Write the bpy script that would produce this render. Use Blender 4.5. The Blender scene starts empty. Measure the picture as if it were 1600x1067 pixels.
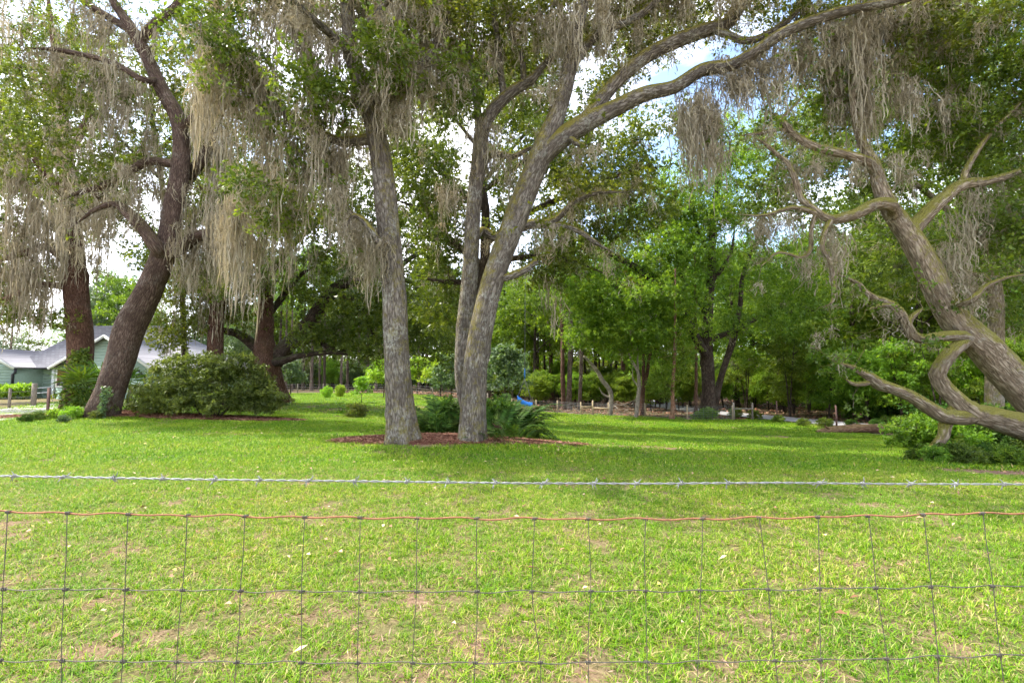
import bpy, math, random
import numpy as np
from mathutils import Vector, Matrix
RS = np.random.RandomState(7)
random.seed(7)
sc = bpy.context.scene
COL = sc.collection

# ------------------------------------------------------------------ camera
F, CX, CY, HOR, EYE = 800.0, 800.0, 533.5, 590.0, 1.55
PITCH = math.atan((HOR - CY) / F)
cam_d = bpy.data.cameras.new('camera')
cam_d.sensor_width = 36.0
cam_d.lens = 18.0
cam_d.clip_end = 3000
cam = bpy.data.objects.new('camera', cam_d)
COL.objects.link(cam)
cam.location = (0, 0, EYE)
cam.rotation_euler = (math.pi / 2 + PITCH, 0, 0)
sc.camera = cam

# ------------------------------------------------------------------ sky, sun, exposure
SUN_EL, SUN_AZ = math.radians(55), math.radians(287)       # azimuth clockwise from +Y
world = bpy.data.worlds.new('World'); sc.world = world; world.use_nodes = True
wn, wl = world.node_tree.nodes, world.node_tree.links
wn.clear()
out = wn.new('ShaderNodeOutputWorld'); bg = wn.new('ShaderNodeBackground')
sky = wn.new('ShaderNodeTexSky'); sky.sky_type = 'NISHITA'; sky.sun_disc = False
sky.sun_elevation = SUN_EL; sky.sun_rotation = SUN_AZ
sky.air_density = 1.0; sky.dust_density = 1.2; sky.ozone_density = 1.0
tc = wn.new('ShaderNodeTexCoord')
mp = wn.new('ShaderNodeMapping'); mp.inputs['Scale'].default_value = (1.0, 1.0, 2.2); mp.inputs['Location'].default_value = (0.55, 0.3, 0.2)
nz = wn.new('ShaderNodeTexNoise'); nz.inputs['Scale'].default_value = 1.7; nz.inputs['Detail'].default_value = 9; nz.inputs['Roughness'].default_value = 0.55
rp = wn.new('ShaderNodeValToRGB'); rp.color_ramp.elements[0].position = 0.415; rp.color_ramp.elements[1].position = 0.57
mx = wn.new('ShaderNodeMix'); mx.data_type = 'RGBA'
mx.inputs['B'].default_value = (7.2, 7.1, 7.5, 1)
wl.new(tc.outputs['Generated'], mp.inputs['Vector']); wl.new(mp.outputs[0], nz.inputs['Vector'])
wl.new(nz.outputs['Fac'], rp.inputs['Fac']); wl.new(rp.outputs['Color'], mx.inputs['Factor'])
wl.new(sky.outputs['Color'], mx.inputs['A']); wl.new(mx.outputs['Result'], bg.inputs['Color'])
bg.inputs['Strength'].default_value = 0.15
wl.new(bg.outputs[0], out.inputs['Surface'])
sd = bpy.data.lights.new('sun', 'SUN'); sd.energy = 2.8; sd.angle = math.radians(0.7); sd.color = (1.0, 0.94, 0.82)
so = bpy.data.objects.new('sun', sd); COL.objects.link(so)
tosun = Vector((math.sin(SUN_AZ) * math.cos(SUN_EL), math.cos(SUN_AZ) * math.cos(SUN_EL), math.sin(SUN_EL)))
so.rotation_euler = (-tosun).to_track_quat('-Z', 'Y').to_euler()
so.location = (-30, -20, 40)
sc.view_settings.view_transform = 'Standard'; sc.view_settings.look = 'None'
sc.view_settings.exposure = 1.85; sc.view_settings.gamma = 1.0; sc.view_settings.use_curve_mapping = False
sc.render.engine = 'CYCLES'
cy = sc.cycles
cy.max_bounces = 7; cy.diffuse_bounces = 5; cy.glossy_bounces = 1; cy.transmission_bounces = 5; cy.transparent_max_bounces = 4
cy.use_adaptive_sampling = True; cy.adaptive_threshold = 0.03
cy.use_denoising = True
cy.caustics_reflective = False; cy.caustics_refractive = False

# ------------------------------------------------------------------ pixel <-> place helpers
_c, _s = math.cos(PITCH), math.sin(PITCH)
def ray(px, py):
    x = (px - CX) / F; u = (CY - py) / F
    return np.array([x, _c - u * _s, _s + u * _c])
def P(px, py, Y):
    d = ray(px, py); k = Y / d[1]
    return np.array([d[0] * k, Y, EYE + d[2] * k])
def sstep(a, b, x):
    t = np.clip((np.asarray(x, float) - a) / (b - a), 0, 1); return t * t * (3 - 2 * t)
def vnoise(x, y, seed=0):
    x = np.asarray(x, float); y = np.asarray(y, float)
    xi = np.floor(x).astype(np.int64); yi = np.floor(y).astype(np.int64); fx = x - xi; fy = y - yi
    def h(a, b):
        n = (a * 374761393 + b * 668265263 + seed * 1274126177) & 0x7fffffff
        n = (n ^ (n >> 13)) * 1103515245 & 0x7fffffff
        return ((n ^ (n >> 16)) & 0xffff) / 65535.0
    fx = fx * fx * (3 - 2 * fx); fy = fy * fy * (3 - 2 * fy)
    return (h(xi, yi) * (1 - fx) + h(xi + 1, yi) * fx) * (1 - fy) + (h(xi, yi + 1) * (1 - fx) + h(xi + 1, yi + 1) * fx) * fy
def fbm(x, y, seed=0, oct=3):
    v = 0; a = 0.5; t = 0
    for o in range(oct):
        v = v + a * vnoise(np.asarray(x) * 2 ** o, np.asarray(y) * 2 ** o, seed + o * 17); t += a; a *= 0.5
    return v / t
def gz(x, y):
    x = np.asarray(x, float); y = np.asarray(y, float)
    s = sstep(8, 32, y + 0.55 * np.maximum(x, 0)) * sstep(-15, 5, x)
    b = 0.05 * (fbm(x * 0.18, y * 0.18, 3) - 0.5)
    mound = 0.16 * np.exp(-(((x + 1.8) / 2.2) ** 2 + ((y - 13.2) / 1.5) ** 2))
    mound = mound + 0.2 * np.exp(-(((x + 16.2) / 2.5) ** 2 + ((y - 20.8) / 1.6) ** 2))
    return -1.15 * s - 0.008 * np.maximum(y - 20, 0) * (1 - sstep(60, 140, y)) + b + mound
def gp(px, py):
    d = ray(px, py); lo = 1.0; prev = 1.0
    t = 1.0
    while t < 160:
        if EYE + d[2] * t < gz(d[0] * t, d[1] * t): break
        prev = t; t *= 1.03
    a, b = prev, t
    for _ in range(30):
        m = (a + b) / 2
        if EYE + d[2] * m < gz(d[0] * m, d[1] * m): b = m
        else: a = m
    return np.array([d[0] * a, d[1] * a, float(gz(d[0] * a, d[1] * a))])
def on_ground(px, Y):
    x = (px - CX) / F * (Y / _c) * _c
    d = ray(px, HOR); x = d[0] / d[1] * Y
    return np.array([x, Y, float(gz(x, Y))])

# ------------------------------------------------------------------ object helpers
def tag(o, label=None, cat=None, group=None, kind=None):
    if label: o['label'] = label
    if cat: o['category'] = cat
    if group: o['group'] = group
    if kind: o['kind'] = kind
    return o
def empty(name, loc, label, cat, group=None, rz=0):
    o = bpy.data.objects.new(name, None); COL.objects.link(o)
    o.empty_display_size = 0.2
    o.location = [float(v) for v in loc]; o.rotation_euler = (0, 0, rz)
    return tag(o, label, cat, group)
def newmesh(name, V, faces, mat, attrs=None, smooth=True):
    """faces: list of int arrays (n,3) or (n,4)"""
    me = bpy.data.meshes.new(name)
    V = np.asarray(V, np.float32)
    faces = [np.asarray(f, np.int32) for f in faces if len(f)]
    me.vertices.add(len(V)); me.vertices.foreach_set('co', V.ravel())
    loops = np.concatenate([f.ravel() for f in faces]); sizes = np.concatenate([np.full(len(f), f.shape[1], np.int32) for f in faces])
    me.loops.add(len(loops)); me.loops.foreach_set('vertex_index', loops)
    st = np.zeros(len(sizes), np.int32); st[1:] = np.cumsum(sizes)[:-1]
    me.polygons.add(len(sizes)); me.polygons.foreach_set('loop_start', st)
    try: me.polygons.foreach_set('loop_total', sizes)
    except Exception: pass
    if smooth: me.polygons.foreach_set('use_smooth', np.ones(len(sizes), bool))
    for k, (typ, arr) in (attrs or {}).items():
        a = me.attributes.new(k, typ, 'POINT')
        arr = np.asarray(arr, np.float32)
        a.data.foreach_set('vector' if typ == 'FLOAT_VECTOR' else 'value', arr.ravel())
    me.update(calc_edges=True)
    if mat: me.materials.append(mat)
    return me
def link(name, me, parent=None, loc=None, rot=None, scale=None, kind=None):
    o = bpy.data.objects.new(name, me); COL.objects.link(o)
    if parent is not None: o.parent = parent
    if loc is not None: o.location = [float(v) for v in loc]
    if rot is not None: o.rotation_euler = rot
    if scale is not None: o.scale = scale if hasattr(scale, '__len__') else (scale,) * 3
    if kind: o['kind'] = kind
    return o
def copy_tree(o, parent=None):
    c = o.copy(); COL.objects.link(c)
    if parent is not None: c.parent = parent
    for ch in o.children: copy_tree(ch, c)
    return c
class MB:
    def __init__(s): s.V = []; s.Q = []; s.T = []; s.n = 0; s.A = []
    def add(s, V, Q=None, T=None, A=None):
        V = np.asarray(V, float)
        s.V.append(V)
        if Q is not None and len(Q): s.Q.append(np.asarray(Q) + s.n)
        if T is not None and len(T): s.T.append(np.asarray(T) + s.n)
        if A is not None: s.A.append(np.asarray(A, float))
        s.n += len(V); return s
    def box(s, a, b, M=None):
        (x0, y0, z0), (x1, y1, z1) = a, b
        V = np.array([[x0,y0,z0],[x1,y0,z0],[x1,y1,z0],[x0,y1,z0],[x0,y0,z1],[x1,y0,z1],[x1,y1,z1],[x0,y1,z1]], float)
        if M is not None: V = V @ np.array(M.to_3x3()).T + np.array(M.translation)
        return s.add(V, [[0,3,2,1],[4,5,6,7],[0,1,5,4],[1,2,6,5],[2,3,7,6],[3,0,4,7]])
    def tube(s, pts, rad, sides=6, cap=True):
        V, Q, bk = tube(pts, rad, sides); n = len(V)
        s.add(V, Q, None, bk)
        if cap:
            c = [[0, k + 1, k] for k in range(1, sides - 1)]; e = [[n - sides, n - sides + k, n - sides + k + 1] for k in range(1, sides - 1)]
            s.T.append(np.array(c + e) + s.n - n)
        return s
    def prism(s, poly, y0, y1):
        """poly in x,z ; extruded along y"""
        n = len(poly); V = [(x, y0, z) for x, z in poly] + [(x, y1, z) for x, z in poly]
        T = [[0, k, k + 1] for k in range(1, n - 1)] + [[n, n + k + 1, n + k] for k in range(1, n - 1)]
        Q = [[k, n + k, n + (k + 1) % n, (k + 1) % n] for k in range(n)]
        return s.add(V, Q, T)
    def build(s, name, mat, parent=None, org=None, smooth=False, kind=None, attr=None):
        V = np.concatenate(s.V)
        if org is not None: V = V - np.asarray(org)
        f = []
        if s.Q: f.append(np.concatenate(s.Q))
        if s.T: f.append(np.concatenate(s.T))
        at = None
        if s.A:
            A = np.concatenate(s.A)
            if A.ndim == 2 and A.shape[1] == 3: at = {'bark': ('FLOAT_VECTOR', A)}
            else: at = {'tint': ('FLOAT', A)}
        return link(name, newmesh(name, V, f, mat, at, smooth), parent, kind=kind)

def norm(v):
    v = np.asarray(v, float); return v / np.maximum(np.linalg.norm(v, axis=-1, keepdims=True), 1e-9)
def tube(pts, rad, sides=8, lump=0.0, seed=0, butt=0.0):
    pts = np.asarray(pts, float); n = len(pts); rad = np.asarray(rad, float)
    tg = norm(np.gradient(pts, axis=0)) if n > 2 else norm(np.repeat([pts[1] - pts[0]], n, 0))
    ref = np.array([0, 1.0, 0]) if abs(tg[0][1]) < 0.9 else np.array([1.0, 0, 0])
    u = norm(ref - tg[0] * ref.dot(tg[0])); U = np.zeros((n, 3))
    for i in range(n):
        u = norm(u - tg[i] * u.dot(tg[i])); U[i] = u
    W = np.cross(tg, U)
    a = np.arange(sides) * 2 * math.pi / sides
    ln = np.concatenate([[0], np.cumsum(np.linalg.norm(np.diff(pts, axis=0), axis=1))])
    R = np.repeat(rad[:, None], sides, 1)
    if lump:
        for k in (2, 3, 5):
            ph = RS.rand(2) * 6.28
            R = R * (1 + lump / k ** .5 * np.sin(k * a[None] + ph[0] + 1.3 * np.sin(ln[:, None] * (0.6 + 0.2 * k) + ph[1])))
        for _ in range(int(min(9, 1 + ln[-1] * 0.9)) if rad.max() > 0.14 else 0):
            ka, kl = RS.rand() * 6.283, RS.uniform(0.05, 0.95) * ln[-1]; da = np.abs((a[None] - ka + math.pi) % (2 * math.pi) - math.pi); w_ = RS.uniform(.6, 1.3)
            R = R * (1 + RS.uniform(.08, .24) * np.exp(-(da / (.42 * w_)) ** 2 - ((ln[:, None] - kl) / (np.median(rad) * .55 * w_)) ** 2))
        if butt: R = R * (1 + butt * np.exp(-ln[:, None] / (rad.max() * 1.5)) * np.maximum(0, np.cos(5 * a[None] + 1.0 + .6 * np.sin(2 * a[None]))))
        R = R * (1 + lump * 0.9 * (vnoise(a[None] * 3.0 + 50, ln[:, None] * 2.2 + seed * 13.1, seed) - 0.5))
    V = pts[:, None] + U[:, None] * (np.cos(a)[None, :, None] * R[..., None]) + W[:, None] * (np.sin(a)[None, :, None] * R[..., None])
    bk = np.stack([np.cos(a)[None] * R, np.sin(a)[None] * R, np.repeat(ln[:, None], sides, 1)], -1)
    bk = bk + np.array([seed * 3.7, 0, seed * 1.9])
    i = np.arange(n - 1)[:, None] * sides; j = np.arange(sides)[None]; j2 = (j + 1) % sides
    Q = np.stack([i + j, i + j2, i + sides + j2, i + sides + j], -1).reshape(-1, 4)
    return V.reshape(-1, 3), Q, bk.reshape(-1, 3)
def spline(C, step):
    """Catmull-Rom through rows of C (x,y,z,r), resampled"""
    C = np.asarray(C, float)
    if len(C) == 2: C = np.array([C[0], (C[0] + C[1]) / 2, C[1]])
    E = np.vstack([2 * C[0] - C[1], C, 2 * C[-1] - C[-2]]); outp = []
    for k in range(1, len(E) - 2):
        L = np.linalg.norm(E[k + 1][:3] - E[k][:3]); m = max(2, int(math.ceil(L / step)))
        t = (np.arange(m) / m)[:, None]
        p0, p1, p2, p3 = E[k - 1], E[k], E[k + 1], E[k + 2]
        outp.append(0.5 * (2 * p1 + (p2 - p0) * t + (2 * p0 - 5 * p1 + 4 * p2 - p3) * t ** 2 + (3 * p1 - p0 - 3 * p2 + p3) * t ** 3))
    outp.append(C[-1:]); R = np.vstack(outp); R[:, 3] = np.maximum(R[:, 3], 0.004)
    return R

# ------------------------------------------------------------------ materials
def mat_new(name):
    m = bpy.data.materials.new(name); m.use_nodes = True
    nt = m.node_tree; nt.nodes.clear()
    o = nt.nodes.new('ShaderNodeOutputMaterial'); return m, nt, o
class N:
    def __init__(s, name):
        s.m, s.nt, s.o = mat_new(name)
    def n(s, t, **kw):
        nd = s.nt.nodes.new('ShaderNode' + t)
        for k, v in kw.items():
            if k in nd.inputs.keys() if isinstance(k, str) else False: nd.inputs[k].default_value = v
            else: setattr(nd, k, v)
        return nd
    def l(s, a, b): s.nt.links.new(a, b)
    def ramp(s, fac, stops):
        r = s.n('ValToRGB'); e = r.color_ramp.elements
        while len(e) < len(stops): e.new(0.5)
        for el, (p, c) in zip(e, stops): el.position = p; el.color = (*c, 1)
        s.l(fac, r.inputs['Fac']); return r.outputs['Color']
    def noise(s, vec, scale, detail=4, rough=0.6, dist=0):
        t = s.n('TexNoise'); t.inputs['Scale'].default_value = scale; t.inputs['Detail'].default_value = detail
        t.inputs['Roughness'].default_value = rough; t.inputs['Distortion'].default_value = dist
        if vec is not None: s.l(vec, t.inputs['Vector'])
        return t.outputs['Fac']
    def mix(s, f, a, b, blend='MIX'):
        x = s.n('Mix'); x.data_type = 'RGBA'; x.blend_type = blend
        for sock, v in ((x.inputs['Factor'], f), (x.inputs['A'], a), (x.inputs['B'], b)):
            if hasattr(v, 'is_output'): s.l(v, sock)
            elif isinstance(v, (int, float)): sock.default_value = v
            else: sock.default_value = (*v, 1)
        return x.outputs['Result']
    def math(s, op, a, b=0.0, clamp=False):
        x = s.n('Math'); x.operation = op; x.use_clamp = clamp
        for k, v in ((0, a), (1, b)):
            if hasattr(v, 'is_output'): s.l(v, x.inputs[k])
            else: x.inputs[k].default_value = v
        return x.outputs[0]
    def attr(s, name, out='Vector'):
        a = s.n('Attribute'); a.attribute_name = name; return a.outputs[out]
    def pos(s): return s.n('NewGeometry').outputs['Position']
    def scale(s, vec, sc_):
        m = s.n('Mapping'); m.inputs['Scale'].default_value = sc_; s.l(vec, m.inputs['Vector']); return m.outputs[0]
    def bsdf(s, col, rough=0.8, spec=0.3, bump=None, bstr=0.5, bdist=0.02, metal=0.0, trans=None, tfac=0.3):
        b = s.n('BsdfPrincipled')
        if hasattr(col, 'is_output'): s.l(col, b.inputs['Base Color'])
        else: b.inputs['Base Color'].default_value = (*col, 1)
        if hasattr(rough, 'is_output'): s.l(rough, b.inputs['Roughness'])
        else: b.inputs['Roughness'].default_value = rough
        b.inputs['Specular IOR Level'].default_value = spec; b.inputs['Metallic'].default_value = metal
        if bump is not None:
            bp = s.n('Bump'); bp.inputs['Strength'].default_value = bstr; bp.inputs['Distance'].default_value = bdist
            s.l(bump, bp.inputs['Height']); s.l(bp.outputs[0], b.inputs['Normal'])
        sh = b.outputs[0]
        if trans is not None:
            t = s.n('BsdfTranslucent')
            if hasattr(trans, 'is_output'): s.l(trans, t.inputs['Color'])
            else: t.inputs['Color'].default_value = (*trans, 1)
            mxs = s.n('MixShader'); mxs.inputs[0].default_value = tfac
            s.l(sh, mxs.inputs[1]); s.l(t.outputs[0], mxs.inputs[2]); sh = mxs.outputs[0]
        s.l(sh, s.o.inputs['Surface']); return s.m

def bark_mat(name, dark, mid, light, moss=0.5, lichen=0.4, fiss=1.0, mosscol=(0.16, 0.15, 0.03), mlo=0.16):
    k = N(name); bc = k.attr('bark'); pos = k.pos()
    st = k.scale(bc, (1, 1, 0.19))
    v = k.n('TexVoronoi'); v.feature = 'DISTANCE_TO_EDGE'; v.inputs['Scale'].default_value = 17 * fiss
    wob = k.n('TexNoise'); wob.inputs['Scale'].default_value = 12; k.l(st, wob.inputs['Vector'])
    add = k.n('VectorMath'); add.operation = 'MULTIPLY_ADD'; add.inputs[1].default_value = (0.16, 0.16, 0.08)
    k.l(wob.outputs['Color'], add.inputs[0]); k.l(st, add.inputs[2]); k.l(add.outputs[0], v.inputs['Vector'])
    cr = k.math('MULTIPLY', v.outputs['Distance'], 3.2, True)
    fn = k.noise(st, 24, 7, 0.75)
    big = k.noise(bc, 1.5, 6, 0.65)
    h = k.math('ADD', k.math('MULTIPLY', cr, 0.42), k.math('MULTIPLY', fn, 0.95))
    col = k.ramp(h, [(0.36, dark), (0.64, mid), (0.92, light)])
    col = k.mix(k.math('MULTIPLY', k.ramp(big, [(0.42, (0, 0, 0)), (0.62, (1, 1, 1))]), 0.6), col, tuple(c * 0.5 for c in mid))
    li = k.ramp(k.math('ADD', k.math('MULTIPLY', k.noise(k.scale(bc, (1, 1, 0.7)), 16, 6, 0.8), .6), k.math('MULTIPLY', k.noise(bc, 1.6, 3), .4)), [(0.53, (0, 0, 0)), (0.60, (1, 1, 1))])
    col = k.mix(k.math('MULTIPLY', li, lichen), col, (0.42, 0.42, 0.36))
    g = k.n('NewGeometry'); sx = k.n('SeparateXYZ'); k.l(g.outputs['Normal'], sx.inputs[0])
    up = k.math('ADD', sx.outputs['Z'], k.math('MULTIPLY', k.math('SUBTRACT', k.noise(bc, 5.0, 8, 0.8), 0.5), 2.2))
    mm = k.ramp(up, [(mlo, (0, 0, 0)), (mlo + 0.45, (1, 1, 1))])
    mc = k.ramp(k.noise(bc, 40, 4, .7), [(0.3, tuple(c * .45 for c in mosscol)), (0.7, tuple(c * 1.25 for c in mosscol))])
    col = k.mix(k.math('MULTIPLY', mm, moss), col, mc)
    return k.bsdf(col, 0.92, 0.15, h, 1.0, 0.06)

def leaf_mat(name, c0, c1, c2, tr=0.35, rough=0.42, hv=0.25, spec=0.35):
    k = N(name); t = k.attr('tint', 'Fac')
    oi = k.n('ObjectInfo')
    col = k.ramp(t, [(0.0, c0), (0.55, c1), (1.0, c2)])
    hs = k.n('HueSaturation'); k.l(col, hs.inputs['Color'])
    k.l(k.math('ADD', k.math('MULTIPLY', oi.outputs['Random'], 0.035), 0.482), hs.inputs['Hue'])
    k.l(k.math('ADD', k.math('MULTIPLY', oi.outputs['Random'], hv), 1 - hv / 2), hs.inputs['Value'])
    c = hs.outputs['Color']
    tcol = k.mix(1.0, c, (1.5, 1.5, 0.55), 'MULTIPLY')
    return k.bsdf(c, rough, spec, trans=tcol, tfac=tr)

M = {}
M['bark_grey'] = bark_mat('grey_oak_bark', (0.045, 0.036, 0.028), (0.16, 0.135, 0.11), (0.30, 0.265, 0.225), 0.85, 0.6, mosscol=(0.25, 0.215, 0.03), mlo=0.04)
M['bark_red'] = bark_mat('reddish_oak_bark', (0.03, 0.019, 0.015), (0.11, 0.072, 0.056), (0.19, 0.14, 0.11), 0.22, 0.15)
M['bark_brown'] = bark_mat('brown_oak_bark', (0.03, 0.016, 0.011), (0.13, 0.068, 0.046), (0.21, 0.125, 0.09), 0.2, 0.1)
M['bark_moss'] = bark_mat('mossy_oak_bark', (0.075, 0.055, 0.036), (0.27, 0.21, 0.145), (0.43, 0.36, 0.27), 0.85, 0.4, 0.85, (0.23, 0.22, 0.035), -0.14)
M['bark_dark'] = bark_mat('dark_oak_bark', (0.018, 0.013, 0.010), (0.065, 0.046, 0.034), (0.12, 0.09, 0.07), 0.5, 0.1, 0.7, (0.07, 0.085, 0.02))
M['bark_pale'] = bark_mat('pale_dead_bark', (0.16, 0.13, 0.10), (0.36, 0.31, 0.25), (0.52, 0.46, 0.38), 0.05, 0.3)
M['bark_pine'] = bark_mat('pine_bark', (0.04, 0.028, 0.022), (0.15, 0.11, 0.088), (0.27, 0.21, 0.17), 0.05, 0.2, 0.7)
M['bark_log'] = bark_mat('fallen_log_bark', (0.10, 0.05, 0.03), (0.27, 0.145, 0.09), (0.40, 0.25, 0.17), 0.35, 0.2)
M['leaf_oak'] = leaf_mat('oak_leaf', (0.038, 0.058, 0.011), (0.108, 0.152, 0.022), (0.24, 0.28, 0.04), 0.44)
M['leaf_dark'] = leaf_mat('dark_oak_leaf', (0.034, 0.054, 0.011), (0.092, 0.135, 0.02), (0.21, 0.245, 0.036), 0.44)
M['leaf_wood'] = leaf_mat('woodland_leaf', (0.042, 0.082, 0.011), (0.125, 0.215, 0.022), (0.28, 0.37, 0.038), 0.48, 0.5, 0.5)
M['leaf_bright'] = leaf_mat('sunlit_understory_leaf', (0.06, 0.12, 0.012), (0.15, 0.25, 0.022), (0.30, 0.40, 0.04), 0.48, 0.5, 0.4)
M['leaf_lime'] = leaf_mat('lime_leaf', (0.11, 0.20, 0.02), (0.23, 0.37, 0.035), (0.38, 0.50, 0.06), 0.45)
M['leaf_azalea'] = leaf_mat('azalea_leaf', (0.04, 0.062, 0.016), (0.115, 0.16, 0.038), (0.26, 0.31, 0.07), 0.42)
M['leaf_fern'] = leaf_mat('fern_leaf', (0.022, 0.05, 0.008), (0.055, 0.115, 0.015), (0.13, 0.20, 0.025), 0.25, 0.6, 0.25, 0.15)
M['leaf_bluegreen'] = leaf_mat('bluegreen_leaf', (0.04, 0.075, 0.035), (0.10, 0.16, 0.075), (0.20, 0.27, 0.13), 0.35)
M['leaf_ivy'] = leaf_mat('vine_leaf', (0.03, 0.07, 0.01), (0.10, 0.16, 0.02), (0.26, 0.28, 0.04), 0.35)

def moss_mat():
    k = N('spanish_moss_fibre'); t = k.attr('tint', 'Fac')
    col = k.ramp(t, [(0.0, (0.13, 0.113, 0.08)), (0.45, (0.30, 0.265, 0.195)), (0.8, (0.42, 0.38, 0.29)), (1.0, (0.52, 0.485, 0.395))])
    return k.bsdf(col, 0.9, 0.1, trans=k.mix(1.0, col, (1.1, 1.0, 0.75), 'MULTIPLY'), tfac=0.35)
M['moss'] = moss_mat()
def plain(name, col, rough=0.6, spec=0.3, metal=0.0, var=0.12, scale=6.0, bump=0.0, st=(1, 1, 1)):
    k = N(name); p = k.n('TexCoord').outputs['Object']
    n = k.noise(k.scale(p, st), scale, 5, 0.65)
    c = k.ramp(n, [(0.25, tuple(x * (1 - var) for x in col)), (0.75, tuple(min(1, x * (1 + var)) for x in col))])
    return k.bsdf(c, rough, spec, n if bump else None, bump, 0.01, metal)
M['wire_grey'] = plain('galvanised_wire', (0.25, 0.255, 0.26), 0.55, 0.5, 0.4, 0.3, 90)
M['wire_rust'] = plain('rusty_wire', (0.27, 0.12, 0.065), 0.8, 0.3, 0.1, 0.45, 70)
M['wire_dark'] = plain('dark_weathered_wire', (0.10, 0.09, 0.075), 0.6, 0.4, 0.4, 0.4, 60)
M['post_wood'] = plain('pale_treated_post', (0.36, 0.29, 0.19), 0.85, 0.2, 0, 0.25, 14, 0.3, (4, 4, 0.5))
M['post_grey'] = plain('weathered_grey_post', (0.22, 0.19, 0.155), 0.9, 0.2, 0, 0.3, 14, 0.4, (4, 4, 0.5))
M['post_rust'] = plain('rusty_metal_post', (0.13, 0.075, 0.06), 0.8, 0.3, 0.2, 0.3, 20)

# ------------------------------------------------------------------ zones on the ground
FENCE_PX = [(1420, 690), (1307, 672), (1214, 657), (1145, 656), (1074, 656), (1008, 651), (951, 649.5), (926, 648), (908, 648), (871, 644.5), (838, 643.5), (800, 640), (762, 634), (715, 625), (676, 619), (640, 616), (600, 615), (555, 614.5), (505, 614.5), (465, 614.5), (430, 614.5)]
FENCE = [gp(*p) for p in FENCE_PX]
EDGE_PX = [(1900, 800), (1700, 728), (1600, 712), (1520, 703), (1440, 693)] + FENCE_PX[1:]
_EB = np.array([((p[0] - CX) / F) for p in EDGE_PX])[::-1]; _EY = np.array([gp(*p)[1] for p in EDGE_PX])[::-1]
def woods(x, y):
    b = np.asarray(x, float) / np.maximum(np.asarray(y, float), 0.5)
    e = np.interp(b, _EB, _EY)
    w = sstep(-0.04, 0.05, np.asarray(y, float) / e - 1 + 0.03 * (fbm(np.asarray(x) * .8, np.asarray(y) * .8, 44) - .5))
    return np.where(b < _EB[0] - .02, sstep(62, 66, y), w)
BEDS = [  # (cx, cy, rx, ry)  ellipses of pine straw
    (-1.9, 13.0, 2.9, 1.25), (0.7, 13.0, 1.4, 0.6), (-16.4, 20.6, 4.2, 1.35), (-12.2, 20.5, 4.2, 1.15), (-20.5, 19.6, 2.2, 0.7)]
def bed(x, y):
    v = np.zeros_like(np.asarray(x, float))
    wob = 0.28 * (fbm(np.asarray(x) * 1.3, np.asarray(y) * 1.3, 9, 4) - 0.5)
    for cx, cy_, rx, ry in BEDS:
        r = np.sqrt(((x - cx) / rx) ** 2 + ((y - cy_) / ry) ** 2) + wob
        v = np.maximum(v, 1 - sstep(0.82, 1.06, r))
    return v
def bare(x, y):
    x = np.asarray(x, float); y = np.asarray(y, float)
    near = 1 - sstep(4.0, 9.0, y)
    b = sstep(0.54, 0.72, fbm(x * 3.8 + 3, y * 3.8, 21, 4)) * (0.25 + 0.30 * near)
    b = np.maximum(b, 0.7 * sstep(0.62, 0.82, fbm(x * 0.5 + 9, y * 0.5 + 4, 33, 5)) * sstep(2, 5, y))
    r = np.sqrt(((x - 10.0) / 2.6) ** 2 + ((y - 9.7) / 0.7) ** 2) + 0.5 * (fbm(x * 2, y * 2, 5) - 0.5)
    b = np.maximum(b, 1 - sstep(0.7, 1.1, r))
    r = np.sqrt(((x - 2.8) / 2.6) ** 2 + ((y - 13.4) / 0.8) ** 2) + 0.5 * (fbm(x * 2, y * 2, 6) - 0.5)
    b = np.maximum(b, 0.75 * (1 - sstep(0.6, 1.1, r)))
    for (a0, a1, b0, b1) in ((-18, 1, 26.5, 2.0), (-12, 3, 30, 1.6)):
        r = np.sqrt(((x - a0) / (a1 + 9)) ** 2 + ((y - b0) / b1) ** 2) + 0.4 * (fbm(x, y, 8) - 0.5)
        b = np.maximum(b, 0.5 * (1 - sstep(0.6, 1.1, r)))
    return b
DRIVE_FAR = [(-140, 650), (-60, 645), (0, 640), (60, 633), (100, 627), (160, 622), (205, 619.5), (240, 618.5)]
DRIVE_NEAR = [(-140, 679), (-60, 668), (0, 658), (60, 650.5), (100, 646), (160, 640), (205, 634), (240, 630)]
DF = [gp(*p) for p in DRIVE_FAR]; DN = [gp(*p) for p in DRIVE_NEAR]
def in_drive(x, y, pad=0.1):
    xs = [p[0] for p in DN]
    yn = np.interp(x, [p[0] for p in DN], [p[1] for p in DN]); 
    o = np.argsort([p[0] for p in DF]); yf = np.interp(x, np.array([p[0] for p in DF])[o], np.array([p[1] for p in DF])[o])
    return (x < max(xs) + 2) & (y > yn - pad) & (y < yf + pad)
ROAD = [(34, 14, 3.2), (26, 21.0, 3.1), (20.5, 29.5, 3.0), (17.8, 38.0, 3.0), (16.0, 47, 3.0), (16.5, 57, 3.0), (20, 68, 3.0), (26, 80, 3.0)]
RC = spline([(x, y, 0, w) for x, y, w in ROAD], 1.0)
def road_d(x, y):
    x = np.asarray(x, float); y = np.asarray(y, float)
    sh = x.shape; q = np.stack([x.ravel(), y.ravel()], 1); d = np.full(len(q), 1e9)
    for r in RC[::2]: d = np.minimum(d, np.hypot(q[:, 0] - r[0], q[:, 1] - r[1]))
    return d.reshape(sh)

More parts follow.
